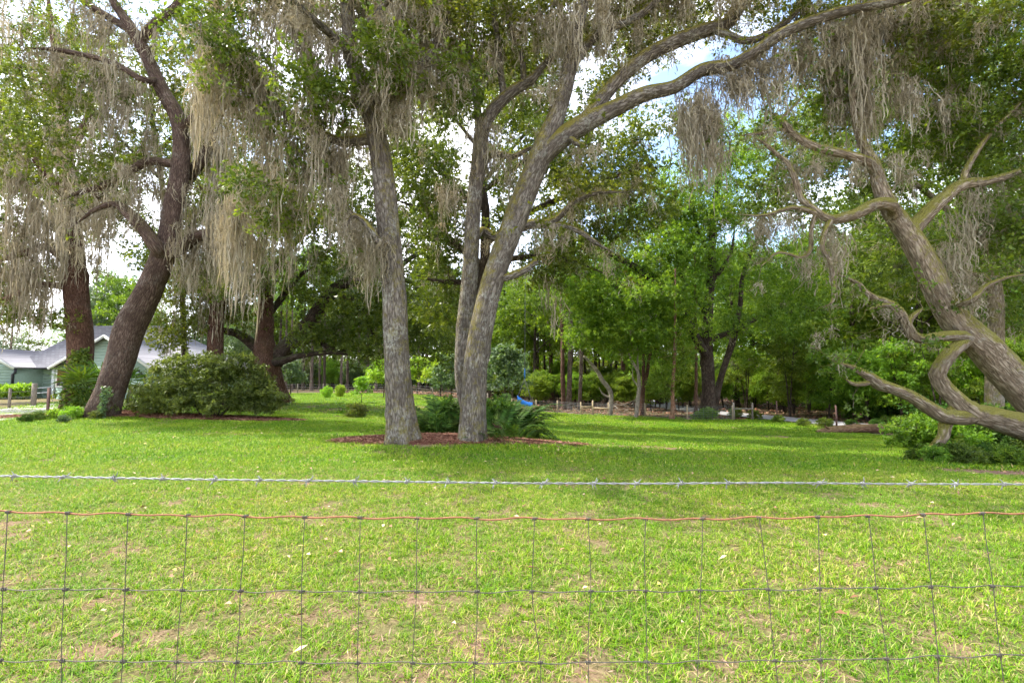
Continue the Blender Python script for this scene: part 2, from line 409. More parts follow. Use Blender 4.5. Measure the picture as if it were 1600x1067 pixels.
# ------------------------------------------------------------------ ground sheet
def grid_axis(segs):
    out_ = []
    for a, b, s in segs: out_.append(np.arange(a, b, s))
    return np.concatenate(out_ + [[segs[-1][1]]])
gx = grid_axis([(-900, -120, 60), (-120, -40, 4), (-40, -14, 0.8), (-14, 16, 0.45), (16, 40, 1.0), (40, 120, 4), (120, 900, 60)])
gy = grid_axis([(-60, -4, 4), (-4, 1, 0.5), (1, 12, 0.3), (12, 24, 0.45), (24, 60, 0.8), (60, 140, 3), (140, 1500, 80)])
GX, GY = np.meshgrid(gx, gy)
GZ = gz(GX, GY)
GV = np.stack([GX, GY, GZ], -1).reshape(-1, 3)
nx, ny = len(gx), len(gy)
ii, jj = np.meshgrid(np.arange(nx - 1), np.arange(ny - 1))
b0 = (jj * nx + ii).ravel()
GQ = np.stack([b0, b0 + 1, b0 + nx + 1, b0 + nx], -1)
k = N('lawn_ground'); pos = k.pos(); wd = k.attr('woods', 'Fac'); br = k.attr('bare', 'Fac')
n1 = k.noise(pos, 2.2, 6, 0.7); n2 = k.noise(pos, 28, 5, 0.75); n3 = k.noise(pos, 0.35, 3)
thatch = k.ramp(n2, [(0.3, (0.11, 0.06, 0.04)), (0.5, (0.24, 0.145, 0.10)), (0.72, (0.37, 0.25, 0.18))])
green = k.ramp(n2, [(0.3, (0.03, 0.065, 0.008)), (0.7, (0.10, 0.17, 0.02))])
green = k.mix(k.ramp(n1, [(0.35, (.2, .2, .2)), (0.65, (.85, .85, .85))]), green, thatch)
lawn = k.mix(br, green, thatch)
litter = k.ramp(n2, [(0.25, (0.035, 0.022, 0.014)), (0.5, (0.10, 0.065, 0.04)), (0.75, (0.19, 0.13, 0.085))])
litter = k.mix(k.ramp(n1, [(0.5, (0, 0, 0)), (0.62, (1, 1, 1))]), litter, (0.035, 0.075, 0.012))
col = k.mix(wd, lawn, litter)
M['ground'] = k.bsdf(col, 0.95, 0.1, n2, 0.8, 0.03)
gm = newmesh('lawn', GV, [GQ], M['ground'], {'woods': ('FLOAT', woods(GX, GY).ravel()), 'bare': ('FLOAT', bare(GX, GY).ravel())})
lawn_o = tag(link('lawn', gm), kind='structure')

def sheet(name, px_rows, mat, lift=0.02, n=40, m=6, rows=None):
    """strip between two pixel-derived world polylines draped on the ground"""
    A, B = px_rows
    A = np.array(A); B = np.array(B)
    t = np.linspace(0, 1, n); V = []
    ia = np.linspace(0, len(A) - 1, n); 
    for q in ia:
        i = min(int(q), len(A) - 2); f = q - i
        a = A[i] * (1 - f) + A[i + 1] * f; b = B[i] * (1 - f) + B[i + 1] * f
        for s_ in np.linspace(0, 1, m):
            p = a * (1 - s_) + b * s_
            V.append((p[0], p[1], float(gz(p[0], p[1])) + lift))
    Q = [[i * m + j, i * m + j + 1, (i + 1) * m + j + 1, (i + 1) * m + j] for i in range(n - 1) for j in range(m - 1)]
    return tag(link(name, newmesh(name, V, [np.array(Q)], mat)), kind='structure')
k = N('pale_concrete'); p_ = k.pos(); c1 = k.noise(p_, 1.2, 5); c2 = k.noise(p_, 40, 4)
col = k.ramp(k.math('ADD', k.math('MULTIPLY', c1, 0.7), k.math('MULTIPLY', c2, 0.3)), [(0.3, (0.36, 0.33, 0.30)), (0.7, (0.60, 0.56, 0.52))])
M['concrete'] = k.bsdf(col, 0.9, 0.2, c2, 0.2, 0.005)
sheet('driveway', (DN, DF), M['concrete'], 0.03, 50, 6)
k = N('grey_asphalt'); p_ = k.pos(); c1 = k.noise(p_, 0.8, 5); c2 = k.noise(p_, 60, 3)
col = k.ramp(k.math('ADD', k.math('MULTIPLY', c1, 0.5), k.math('MULTIPLY', c2, 0.5)), [(0.3, (0.20, 0.195, 0.20)), (0.7, (0.36, 0.35, 0.35))])
col = k.mix(k.ramp(k.noise(p_, 3.0, 5, 0.7), [(0.58, (0, 0, 0)), (0.68, (0.8, 0.8, 0.8))]), col, (0.14, 0.10, 0.07))
M['asphalt'] = k.bsdf(col, 0.9, 0.2, c2, 0.3, 0.005)
tg = norm(np.gradient(RC[:, :2], axis=0)); nr = np.stack([tg[:, 1], -tg[:, 0]], -1)
LA = [np.array([*(r[:2] - q * r[3] * 0.5), 0]) for r, q in zip(RC, nr)]; LB = [np.array([*(r[:2] + q * r[3] * 0.5), 0]) for r, q in zip(RC, nr)]
sheet('road', (LA, LB), M['asphalt'], 0.05, len(RC), 7)

# pine-straw beds: one draped sheet per bed group + needle stuff
k = N('pine_straw'); p_ = k.pos(); st_ = k.scale(p_, (1, 1, 1)); c1 = k.noise(p_, 55, 5, 0.75, 1.0); c2 = k.noise(p_, 3, 3)
col = k.ramp(c1, [(0.25, (0.055, 0.024, 0.016)), (0.5, (0.17, 0.075, 0.05)), (0.75, (0.31, 0.165, 0.115))])
M['straw'] = k.bsdf(col, 0.95, 0.1, c1, 1.0, 0.03)
def straw_bed(name, x0, x1, y0, y1, step=0.07):
    xs = np.arange(x0, x1, step); ys = np.arange(y0, y1, step); X, Y = np.meshgrid(xs, ys); B = bed(X, Y)
    Z = gz(X, Y) - 0.035 + 0.075 * B + 0.03 * (fbm(X * 5, Y * 5, 2) - 0.5) * B
    V = np.stack([X, Y, Z], -1).reshape(-1, 3); n_, m_ = len(xs), len(ys)
    i, j = np.meshgrid(np.arange(n_ - 1), np.arange(m_ - 1)); b = (j * n_ + i).ravel()
    Q = np.stack([b, b + 1, b + n_ + 1, b + n_], -1); Bf = B.ravel()
    Q = Q[Bf[Q].max(1) > 0.15]
    tag(link(name, newmesh(name, V, [Q], M['straw'])), kind='structure')
straw_bed('mulch_bed_under_twin_oaks', -5.2, 3.2, 11.4, 14.6)
straw_bed('mulch_bed_under_azalea', -23.2, -7.6, 18.6, 22.2, 0.1)

# ------------------------------------------------------------------ house (left background)
def siding_mat():
    k = N('sage_green_siding'); p = k.pos(); n = k.noise(k.scale(p, (0.6, 0.6, 4)), 6, 4)
    c = k.ramp(n, [(0.3, (0.29, 0.40, 0.34)), (0.7, (0.36, 0.48, 0.41))])
    return k.bsdf(c, 0.6, 0.25, n, 0.1, 0.005)
M['siding'] = siding_mat()
def shingle_mat():
    k = N('grey_asphalt_shingle'); p = k.pos()
    b = k.n('TexBrick'); b.offset = 0.5
    b.inputs['Color1'].default_value = (0.19, 0.187, 0.205, 1); b.inputs['Color2'].default_value = (0.27, 0.265, 0.285, 1); b.inputs['Mortar'].default_value = (0.13, 0.127, 0.14, 1)
    b.inputs['Scale'].default_value = 1.0; b.inputs['Brick Width'].default_value = 0.35; b.inputs['Row Height'].default_value = 0.16; b.inputs['Mortar Size'].default_value = 0.015
    cx_ = k.n('SeparateXYZ'); k.l(p, cx_.inputs[0]); cb = k.n('CombineXYZ')
    k.l(k.math('ADD', cx_.outputs['X'], k.math('MULTIPLY', cx_.outputs['Y'], 0.001)), cb.inputs['X']); k.l(cx_.outputs['Z'], cb.inputs['Y'])
    k.l(cb.outputs[0], b.inputs['Vector'])
    c = k.mix(k.math('MULTIPLY', k.noise(p, 5, 5), 0.35), b.outputs['Color'], (0.24, 0.235, 0.255))
    return k.bsdf(c, 0.85, 0.25, b.outputs['Fac'], 0.3, 0.01)
M['shingle'] = shingle_mat()
M['trim'] = plain('white_trim_paint', (0.66, 0.70, 0.68), 0.5, 0.3, 0, 0.06)
M['gutter'] = plain('dark_bronze_gutter', (0.04, 0.042, 0.05), 0.4, 0.4, 0.3)
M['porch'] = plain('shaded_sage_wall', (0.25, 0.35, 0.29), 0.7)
M['garage'] = plain('pale_green_garage_door', (0.40, 0.52, 0.45), 0.5)
M['glass'] = plain('dark_window_glass', (0.02, 0.025, 0.03), 0.06, 0.6)
M['red'] = plain('dark_red_curtain', (0.16, 0.025, 0.03), 0.7, 0.2, 0, 0.3, 3)
M['white'] = plain('white_paint', (0.75, 0.75, 0.74), 0.5)
M['rail'] = plain('pale_metal_rail', (0.50, 0.54, 0.56), 0.4, 0.4, 0.4)

HY = 42.0
def hx(px, Y=HY): return P(px, HOR, Y)[0]
def hz(py, Y=HY): return P(800, py, Y)[2]
H0 = np.array([hx(110), HY, float(gz(hx(110), HY))])
house = empty('house', H0, 'single storey sage green house with pale grey shingle roof beside the driveway', 'house')
EZ = hz(573.5); GBASE = H0[2] - 0.3
def siding_wall(x0, x1, y, z0, z1, clip=None, normal=-1, h=0.24, parent=house):
    """lap siding: each plank a part. clip(z)-> (xa,xb) for gables"""
    z = z0; 
    while z < z1 - 0.03:
        zt = min(z + h, z1)
        if clip:
            a0, a1 = clip(z); b0, b1 = clip(zt)
        else: a0, a1, b0, b1 = x0, x1, x0, x1
        if a1 - a0 < 0.1: break
        m = MB(); t0, t1 = 0.045, 0.015
        V = [(a0, y - t0, z), (a1, y - t0, z), (a1, y, z), (a0, y, z), (b0, y - t1, zt), (b1, y - t1, zt), (b1, y, zt), (b0, y, zt)]
        m.add(V, [[0, 3, 2, 1], [4, 5, 6, 7], [0, 1, 5, 4], [1, 2, 6, 5], [2, 3, 7, 6], [3, 0, 4, 7]])
        m.build('plank', M['siding'], parent, H0)
        z = zt
def roofplane(name, quad, th=0.12, mat='shingle'):
    q = np.array(quad, float); nrm = norm(np.cross(q[1] - q[0], q[2] - q[0])); 
    if nrm[2] < 0: nrm = -nrm
    V = np.vstack([q, q - nrm * th]); n = len(q)
    Q = [[i, (i + 1) % n, n + (i + 1) % n, n + i] for i in range(n)]
    m = MB()
    T = [[0, i, i + 1] for i in range(1, n - 1)] + [[n, n + i + 1, n + i] for i in range(1, n - 1)]
    m.add(V, Q, T); return m.build(name, M[mat], house, H0)
# main body, hip roof
YB = 54.0; YM = 48.5; RZ = P(800, 509, YM)[2]
mx0, mx1 = hx(24, 44), hx(312, 44)
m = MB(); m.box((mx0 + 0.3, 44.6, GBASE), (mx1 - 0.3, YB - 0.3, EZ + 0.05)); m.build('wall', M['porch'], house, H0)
rx0, rx1 = hx(142, YM), hx(250, YM)
e0 = (mx0 - 0.2, 43.4, EZ); e1 = (mx1 + 0.3, 43.4, EZ); e2 = (mx1 + 0.3, YB, EZ); e3 = (mx0 - 0.2, YB, EZ)
roofplane('roof_slope', [e0, e1, (rx1, YM, RZ), (rx0, YM, RZ)])
roofplane('roof_slope', [e1, e2, (rx1, YM, RZ)])
roofplane('roof_slope', [e2, e3, (rx0, YM, RZ), (rx1, YM, RZ)])
roofplane('roof_slope', [e3, e0, (rx0, YM, RZ)])
# left wing: gable to the front
wl0, wl1 = hx(-70), hx(23); wap = (wl0 + wl1) / 2
WZ = EZ + (wl1 - wap + 0.4) * 0.55
def wclip(z):
    if z <= EZ + 0.0: return wl0, wl1
    d = (z - EZ) / 0.55; return wl0 - 0.1 + d, wl1 + 0.1 - d
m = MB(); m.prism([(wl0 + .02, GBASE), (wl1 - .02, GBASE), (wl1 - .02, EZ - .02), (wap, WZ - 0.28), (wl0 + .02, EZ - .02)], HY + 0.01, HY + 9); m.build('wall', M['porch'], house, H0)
siding_wall(wl0, wl1, HY, GBASE, WZ - 0.2, wclip)
yb = 50.0
roofplane('roof_slope', [(wl1 + 0.42, HY - 0.5, EZ), (wl1 + 0.42, yb, EZ), (wap, yb, WZ), (wap, HY - 0.5, WZ)])
roofplane('roof_slope', [(wl0 - 0.42, yb, EZ), (wl0 - 0.42, HY - 0.5, EZ), (wap, HY - 0.5, WZ), (wap, yb, WZ)])
def rake(xa, za, xb, zb, y, parent=house):
    m = MB(); L = math.hypot(xb - xa, zb - za); ux, uz = (xb - xa) / L, (zb - za) / L
    nx_, nz_ = -uz, ux
    if nz_ > 0: nx_, nz_ = -nx_, -nz_
    w = 0.2
    m.prism([(xa, za), (xb, zb), (xb + nx_ * w, zb + nz_ * w), (xa + nx_ * w, za + nz_ * w)], y - 0.03, y + 0.03); m.build('rake_board', M['trim'], parent, H0)
rake(wl1 + 0.42, EZ - 0.03, wap, WZ - 0.03, HY - 0.53); rake(wl0 - 0.42, EZ - 0.03, wap, WZ - 0.03, HY - 0.53)
m = MB(); m.tube([(wl1 + 0.15, HY - 0.12, EZ - 0.12), (wl1 + 0.12, HY - 0.12, EZ - 0.45), (wl1 - 0.06, HY - 0.12, EZ - 0.6), (wl1 - 0.06, HY - 0.12, GBASE + 0.3)], [0.1] * 4, 8); m.build('downspout', M['gutter'], house, H0)
m = MB(); m.box((mx0 + 0.45, 43.2, EZ - 0.13), (hx(88, 43.3), 43.38, EZ + 0.0)); m.build('gutter', M['gutter'], house, H0)
# porch wall with siding and column
siding_wall(mx0 + 0.2, hx(88, 44.5), 44.58, GBASE, EZ - 0.05)
m = MB(); cxp = hx(84, 43.6); m.box((cxp - 0.11, 43.5, GBASE), (cxp + 0.11, 43.7, EZ - 0.05)); m.build('porch_column', M['trim'], house, H0)
# front gable with garage door
GY0 = 41.0
ga, gb, gap = hx(82, GY0), hx(243, GY0), hx(167, GY0)
EG = hz(574, GY0); GZP = hz(523, GY0); sl = (GZP - EG) / (gb - gap)
gd0, gd1 = hx(178, GY0), hx(228, GY0); gdz = hz(580, GY0)
def gclip(z):
    if z <= EG: return ga + 0.35, gb - 0.35
    d = (z - EG) / sl; return ga + 0.25 + d, gb - 0.25 - d
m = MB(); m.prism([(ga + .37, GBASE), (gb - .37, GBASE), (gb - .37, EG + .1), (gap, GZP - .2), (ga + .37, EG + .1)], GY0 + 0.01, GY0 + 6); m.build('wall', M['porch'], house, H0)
siding_wall(ga, gb, GY0, GBASE, GZP - 0.15, gclip)
roofplane('roof_slope', [(gb, GY0 - 0.5, EG), (gb, 49.0, EG), (gap, 49.0, GZP), (gap, GY0 - 0.5, GZP)])
roofplane('roof_slope', [(ga, 49.0, EG), (ga, GY0 - 0.5, EG), (gap, GY0 - 0.5, GZP), (gap, 49.0, GZP)])
rake(gb, EG - 0.03, gap, GZP - 0.03, GY0 - 0.53); rake(ga, EG - 0.03, gap, GZP - 0.03, GY0 - 0.53)
m = MB(); m.prism([(gd0, GBASE), (gd1, GBASE), (gd1, gdz - 0.5), (gd1 - 0.5, gdz), (gd0 + 0.5, gdz), (gd0, gdz - 0.5)], GY0 - 0.10, GY0 - 0.06)
gdoor = m.build('garage_door', M['garage'], house, H0)
def frame_strip(poly, w, y0, y1, mat, parent, name):
    for (xa, za), (xb, zb) in zip(poly[:-1], poly[1:]):
        L = math.hypot(xb - xa, zb - za); ux, uz = (xb - xa) / L * w / 2, (zb - za) / L * w / 2
        m = MB(); m.prism([(xa - uz - ux, za + ux - uz), (xb - uz + ux, zb + ux + uz), (xb + uz + ux, zb - ux + uz), (xa + uz - ux, za - ux - uz)], y0, y1); m.build(name, mat, parent, H0)
frame_strip([(gd0, GBASE), (gd0, gdz - 0.5), (gd0 + 0.5, gdz), (gd1 - 0.5, gdz), (gd1, gdz - 0.5), (gd1, GBASE)], 0.09, GY0 - 0.14, GY0 - 0.05, M['gutter'], house, 'door_trim')
for i in range(4):
    a = gd0 + 0.25 + i * (gd1 - gd0 - 0.5) / 4
    m = MB(); m.box((a + 0.06, GY0 - 0.125, gdz - 0.55), (a + (gd1 - gd0 - 0.5) / 4 - 0.06, GY0 - 0.105, gdz - 0.2)); m.build('pane', M['glass'], gdoor, None if False else H0)
for i in range(1, 4):
    m = MB(); zz = GBASE + 0.3 + i * 0.5; m.box((gd0 + .05, GY0 - 0.112, zz), (gd1 - .05, GY0 - 0.102, zz + 0.03)); m.build('panel_groove', M['gutter'], gdoor, H0)
# screened window with red interior
wx0, wx1 = hx(91, GY0), hx(107, GY0); wz0, wz1 = hz(603, GY0), hz(578, GY0)
m = MB(); m.box((wx0, GY0 - 0.09, wz0), (wx1, GY0 - 0.06, wz1)); win = m.build('window', M['red'], house, H0)
m = MB(); m.box((wx0 + .05, GY0 - 0.10, wz0), (wx1, GY0 - 0.092, wz0 + 0.45)); m.build('pane', M['glass'], win, H0)
for q in ((wx0 - .1, wz0 - .1, wx0, wz1 + .1), (wx1, wz0 - .1, wx1 + .1, wz1 + .1), (wx0, wz1, wx1, wz1 + .1), (wx0, wz0 - .1, wx1, wz0)):
    m = MB(); m.box((q[0], GY0 - 0.12, q[1]), (q[2], GY0 - 0.05, q[3])); m.build('window_frame', M['white'], win, H0)
# vent pipe on the right roof slope
m = MB(); vx = hx(257, 45.5); vz = P(800, 568, 45.5)[2]; m.tube([(vx, 45.5, vz - 0.6), (vx, 45.5, vz + 1.1)], [0.05, 0.05], 6); m.build('vent_pipe', M['gutter'], house, H0)

# ------------------------------------------------------------------ leaves and moss generators
def leaves(centres, radius, n_spray, n_leaf, size, flat=0.7, droop=0.15, tint_c=None, upbias=0.55, spray=0.35, tri=False):
    """leafy sprays round each centre -> V(4n), Q(n), tint(4n)"""
    c = np.asarray(centres, float); m = len(c)
    r = np.broadcast_to(np.asarray(radius, float), (m,))
    o = np.repeat(c, n_spray, 0); rr = np.repeat(r, n_spray)
    off = norm(RS.normal(size=o.shape)) * (RS.rand(len(o)) ** 0.5)[:, None]
    off[:, 2] *= flat; o = o + off * rr[:, None]
    d = norm(off + RS.normal(size=o.shape) * 0.5 + np.array([0, 0, -droop])) 
    tc_ = RS.rand(m) if tint_c is None else tint_c
    ts = np.repeat(tc_, n_spray) * 0.45 + RS.rand(len(o)) * 0.2
    N_ = len(o) * n_leaf
    t = np.tile(np.linspace(0.1, 1, n_leaf), len(o))
    O = np.repeat(o, n_leaf, 0); D = np.repeat(d, n_leaf, 0); TS = np.repeat(ts, n_leaf)
    B = O + D * (t * spray * np.repeat(rr, n_leaf))[:, None] + RS.normal(size=(N_, 3)) * size * 0.35
    a = norm(D * 0.5 + RS.normal(size=(N_, 3)) * 0.75 + np.array([0, 0, -droop]))
    nn = norm(RS.normal(size=(N_, 3)) * (1 - upbias) + np.array([0, 0, 1.0]) * upbias * np.where(RS.rand(N_) < 0.9, 1, -1)[:, None])
    s = norm(np.cross(a, nn)); nn = np.cross(s, a)
    L = size * (0.6 + 0.8 * RS.rand(N_)); W = L * (0.24 + 0.1 * RS.rand(N_))
    if tri:
        V = np.stack([B + s * W[:, None], B + a * L[:, None], B - s * W[:, None]], 1)
        ti = np.clip(TS + RS.rand(N_) * 0.4, 0, 1)
        return V.reshape(-1, 3), np.arange(N_ * 3).reshape(-1, 3), np.repeat(ti, 3)
    V = np.empty((N_, 4, 3))
    V[:, 0] = B; V[:, 1] = B + a * (L * 0.5)[:, None] + s * W[:, None] + nn * (W * 0.25)[:, None]
    V[:, 2] = B + a * L[:, None]; V[:, 3] = B + a * (L * 0.5)[:, None] - s * W[:, None] + nn * (W * 0.25)[:, None]
    Q = np.arange(N_ * 4).reshape(-1, 4)
    ti = np.clip(TS + RS.rand(N_) * 0.4, 0, 1)
    return V.reshape(-1, 3), Q, np.repeat(ti, 4)
def moss_strands(p, spread, length, n, width=0.018, segs=5, dirs=None):
    """hanging ribbons. p (m,3), spread (m,), length (m,), n strands each"""
    p = np.asarray(p, float); m = len(p)
    spread = np.broadcast_to(np.asarray(spread, float), (m,)); length = np.broadcast_to(np.asarray(length, float), (m,)); nn = np.broadcast_to(np.asarray(n, int), (m,))
    idx = np.repeat(np.arange(m), nn); Nn = len(idx)
    if Nn == 0: return np.zeros((0, 3)), np.zeros((0, 4), int), np.zeros(0)
    off = RS.normal(size=(Nn, 2))
    if dirs is not None:
        dd = norm(np.asarray(dirs, float)[:, :2] + 1e-6)[idx]; pr = np.stack([-dd[:, 1], dd[:, 0]], -1)
        off = dd * off[:, :1] * 1.15 + pr * off[:, 1:] * 0.35
    q = np.hypot(off[:, 0], off[:, 1])
    top = p[idx].copy(); top[:, :2] += off * spread[idx][:, None]
    Lc = length[idx]
    hi = RS.rand(Nn) < 0.45                      # many wisps start part-way down the beard
    top[:, 2] += np.where(hi, -RS.rand(Nn) * 0.55 * Lc, -RS.rand(Nn) * 0.08) - 0.10 * q * np.minimum(Lc, 1)
    L = Lc * np.exp(-0.55 * q ** 1.6) * (0.15 + 0.95 * RS.rand(Nn) ** 1.3)
    L = np.where(hi, L * 0.6, L) + 0.06
    t = np.linspace(0, 1, segs + 1)
    X = np.zeros((Nn, segs + 1, 3)); X[..., 2] = -t[None] * L[:, None]
    wig = np.cumsum(RS.normal(size=(Nn, segs + 1, 2)) * (0.02 + 0.055 * RS.rand(Nn, 1, 1) ** 2), 1)
    X[..., :2] += wig
    X[..., :2] -= (off * spread[idx][:, None] * 0.35)[:, None] * (t ** 1.2)[None, :, None]
    X += top[:, None]
    w = width * (0.6 + 0.9 * RS.rand(Nn))[:, None] * (np.array([0.9] + [1.0] * (segs - 1) + [0.12]))[None] * (0.35 + 1.1 * RS.rand(Nn, segs + 1))
    an = RS.rand(Nn) * math.pi; tw = (RS.rand(Nn, segs + 1) - 0.5) * 1.6 + an[:, None]
    S = np.stack([np.cos(tw), np.sin(tw), np.zeros_like(tw)], -1)
    V = np.stack([X - S * w[..., None] / 2, X + S * w[..., None] / 2], 2)       # N, segs+1, 2, 3
    base = np.arange(Nn)[:, None] * (segs + 1) * 2 + np.arange(segs)[None] * 2
    Q = np.stack([base, base + 1, base + 3, base + 2], -1).reshape(-1, 4)
    cl = RS.rand(m)[idx] * 0.35
    ti = np.clip(cl + 0.12 + RS.rand(Nn) * 0.55, 0, 1)
    return V.reshape(-1, 3), Q, np.repeat(ti, (segs + 1) * 2)

WF = 0.88
class Tree:
    kdiv, wamp = 8, 0.22
    def __init__(s, name, label, base, bark, leaf, cat='tree', group=None):
        s.root = empty(name, base, label, cat, group); s.base = np.asarray(base, float)
        s.bark, s.leaf = bark, leaf; s.nodes = []; s.cent = []; s.hang = []; s.hdir = []; s.br = MB(); s.seed = RS.randint(1000)
        s.tips = []; s.lv = [[], [], []]; s.ln = 0; s.ms = [[], [], []]; s.mn = 0; s.bn = []
    def limb(s, pts, Y, name='limb', flare=0.0, lump=0.06, step=None, dY=None, sides=None, hang=True):
        """pts: (px,py,width_px[,Y])"""
        C = []
        for q in pts:
            y = q[3] if len(q) > 3 else Y
            p = P(q[0], q[1], y); C.append([*p, q[2] * y / F / 2 * WF])
        C = np.array(C)
        if s.nodes and name not in ('trunk', 'second_stem') and len(pts[0]) < 4:      # start inside the limb it leaves
            pool = np.concatenate(s.nodes); q0 = C[0]
            dd = np.hypot(pool[:, 0] / pool[:, 1] - q0[0] / q0[1], (pool[:, 2] - EYE) / pool[:, 1] - (q0[2] - EYE) / q0[1])
            j = np.argmin(dd)
            if dd[j] < 2.0 * pool[j, 3] / pool[j, 1] + 0.008: C[0, :3] = pool[j, :3]; C[0, 3] = min(C[0, 3], pool[j, 3] * 0.85)
        return s.limb_w(C, name, flare, lump, step, sides, hang)
    def limb_w(s, C, name='limb', flare=0.0, lump=0.06, step=None, sides=None, hang=True):
        C = np.array(C, float)
        if name == 'limb': C[-1, 3] = min(C[-1, 3], 0.012)
        r0 = C[:, 3].max(); step = step or max(0.10, r0 * 0.6)
        R = spline(C, step)
        # natural wobble
        n = len(R); w = np.cumsum(RS.normal(size=(n, 3)), 0); w = w - np.linspace(0, 1, n)[:, None] * w[-1]
        kk = max(3, n // s.kdiv); ker = np.ones(kk) / kk
        w = np.stack([np.convolve(np.pad(w[:, i], (kk, kk), 'edge'), ker, 'same')[kk:-kk] for i in range(3)], 1)
        w = w / max(1e-6, np.abs(w).max()) * r0 * s.wamp; w[0] = 0
        R[:, :3] += w
        if flare:
            h = np.abs(R[:, 2] - R[0, 2]); R[:, 3] *= 1 + flare * np.exp(-h / (r0 * 1.3))
        sides = sides or (24 if r0 > 0.25 else 12 if r0 > 0.1 else 7)
        V, Q, bk = tube(R[:, :3], R[:, 3], sides, lump, (s.seed + len(s.nodes)) % 97, 0.42 if name == 'trunk' and r0 > .2 else 0.0)
        nV = len(V); cap = np.array([[nV - sides, nV - sides + q, nV - sides + q + 1] for q in range(1, sides - 1)])
        link(name, newmesh(name, V - s.base, [Q, cap], s.bark, {'bark': ('FLOAT_VECTOR', bk)}), s.root)
        s.nodes.append(R); 
        if hang: s.hang.append(R)
        return R
    def grow(s, targets, r_tip=0.008, seg=0.35, wob=0.10, kr=0.010, sag=0.06):
        """grow branches from the skeleton to target points, joined into one mesh of branches"""
        T = np.asarray(targets, float)
        pool = np.concatenate([n[:, :4] for n in s.nodes]) if not s.bn else np.concatenate([n[:, :4] for n in s.nodes] + s.bn)
        d = np.min(np.linalg.norm(T[:, None] - pool[None, ::3, :3], axis=2), 1)
        for i in np.argsort(d):
            t = T[i]; dv = pool[:, :3] - t; L = np.linalg.norm(dv, axis=1)
            j = np.argmin(L + 1.1 * np.maximum(dv[:, 2], 0) * 0.7 + (pool[:, 3] < 0.012) * 0.4); a = pool[j, :3]; D = L[j]
            if D < 0.15: continue
            n = max(3, int(D / seg) + 1); u = np.linspace(0, 1, n)[:, None]
            side = RS.normal(size=3) * 0.16 * D; side[2] = abs(side[2]) * 0.8 + sag * D
            path = a + (t - a) * u + side * (u * (1 - u) * 2.2) + RS.normal(size=(n, 3)) * wob * min(1, D) * (u * (1 - u) * 3)
            r0 = min(pool[j, 3] * 0.75, kr * (0.6 + D ** 0.8)) ; r = np.maximum(r0 * (1 - u[:, 0]) ** 0.8, r_tip)
            V, Q, bk = tube(path, r, 5 if r0 < 0.05 else 7)
            s.br.add(V, Q, None, bk)
            R = np.hstack([path, r[:, None]]); s.bn.append(R); pool = np.vstack([pool, R[1:]])
        return s
    def twig_ends(s, n, L, size=None, leafy=.6, rad=.3, sprays=6):
        tg_ = []
        for R in s.nodes[1:]:
            for _ in range(n):
                i = RS.randint(int(len(R) * .55), len(R)); i0 = max(0, i - 2); d = norm(R[i, :3] - R[i0, :3] + 1e-6)
                tg_.append(R[i, :3] + norm(d * .9 + RS.normal(size=3) * .55 + np.array([0, 0, .15])) * L * RS.uniform(.35, 1.1))
        tg_ = np.array(tg_); s.grow(tg_, 0.004, .22, .12, .007)
        if size: s.foliage(tg_[RS.rand(len(tg_)) < leafy], rad, sprays, 8, size)
    def foliage(s, centres, radius, n_spray=9, n_leaf=9, size=0.09, **kw):
        kw.setdefault('tri', size > 0.12); s.trif = kw['tri']
        V, Q, t = leaves(centres, radius, n_spray, n_leaf, size, **kw)
        s.lv[0].append(V); s.lv[1].append(Q + s.ln); s.lv[2].append(t); s.ln += len(V)
    def moss(s, p, spread, length, n, width=0.018, dirs=None, segs=6):
        p = np.asarray(p, float); hgt = p[:, 2] - gz(p[:, 0], p[:, 1]); ok = hgt > 2.3
        pick = lambda v: v if np.ndim(v) == 0 else np.asarray(v)[ok]
        length = np.minimum(np.broadcast_to(np.asarray(length, float), (len(p),)), np.maximum(hgt - 1.6, .1))
        p, spread, length, n = p[ok], pick(spread), length[ok], pick(n); dirs = None if dirs is None else np.asarray(dirs)[ok]
        if not len(p): return
        V, Q, t = moss_strands(p, spread, length, n, width, segs, dirs)
        if not len(V): return
        s.ms[0].append(V); s.ms[1].append(Q + s.mn); s.ms[2].append(t); s.mn += len(V)
    def moss_limbs(s, per_m, length, n, spread=0.12, width=0.018, branches=0.5, skip_r=0.2, bper=None):
        for R in s.hang:
            seg = np.linalg.norm(np.diff(R[:, :3], axis=0), axis=1); L = seg.sum(); k_ = RS.poisson(per_m * L)
            if not k_: continue
            i = RS.randint(0, len(R) - 1, k_); dr = norm(R[i + 1, :3] - R[i, :3])
            ok = (R[i, 3] < skip_r) & (np.abs(dr[:, 2]) < 0.93); i = i[ok]; dr = dr[ok]
            if not len(i): continue
            p = R[i, :3].copy(); p[:, 2] -= R[i, 3] * 0.3
            s.moss(p, spread, length * (0.3 + 0.9 * RS.rand(len(i)) ** 1.5), n, width, dr)
        if branches:
            B = [b for b in s.bn if len(b) > 2]
            for b in B:
                if RS.rand() < branches:
                    k_ = 1 + RS.randint(2 if bper is None else bper)
                    i = RS.randint(1, len(b), k_); dr = norm(b[i, :3] - b[i - 1, :3])
                    s.moss(b[i, :3], spread, length * (0.25 + 0.9 * RS.rand(k_) ** 1.5), n, width, dr)
    def finish(s):
        if s.br.n: s.br.build('branches', s.bark, s.root, s.base, True, 'stuff')
        if s.lv[0]:
            link('crown', newmesh('crown', np.concatenate(s.lv[0]) - s.base, [np.concatenate(s.lv[1])], s.leaf, {'tint': ('FLOAT', np.concatenate(s.lv[2]))}, False), s.root, kind='stuff')
        if s.ms[0]:
            link('spanish_moss', newmesh('spanish_moss', np.concatenate(s.ms[0]) - s.base, [np.concatenate(s.ms[1])], M['moss'], {'tint': ('FLOAT', np.concatenate(s.ms[2]))}, True), s.root, kind='stuff')
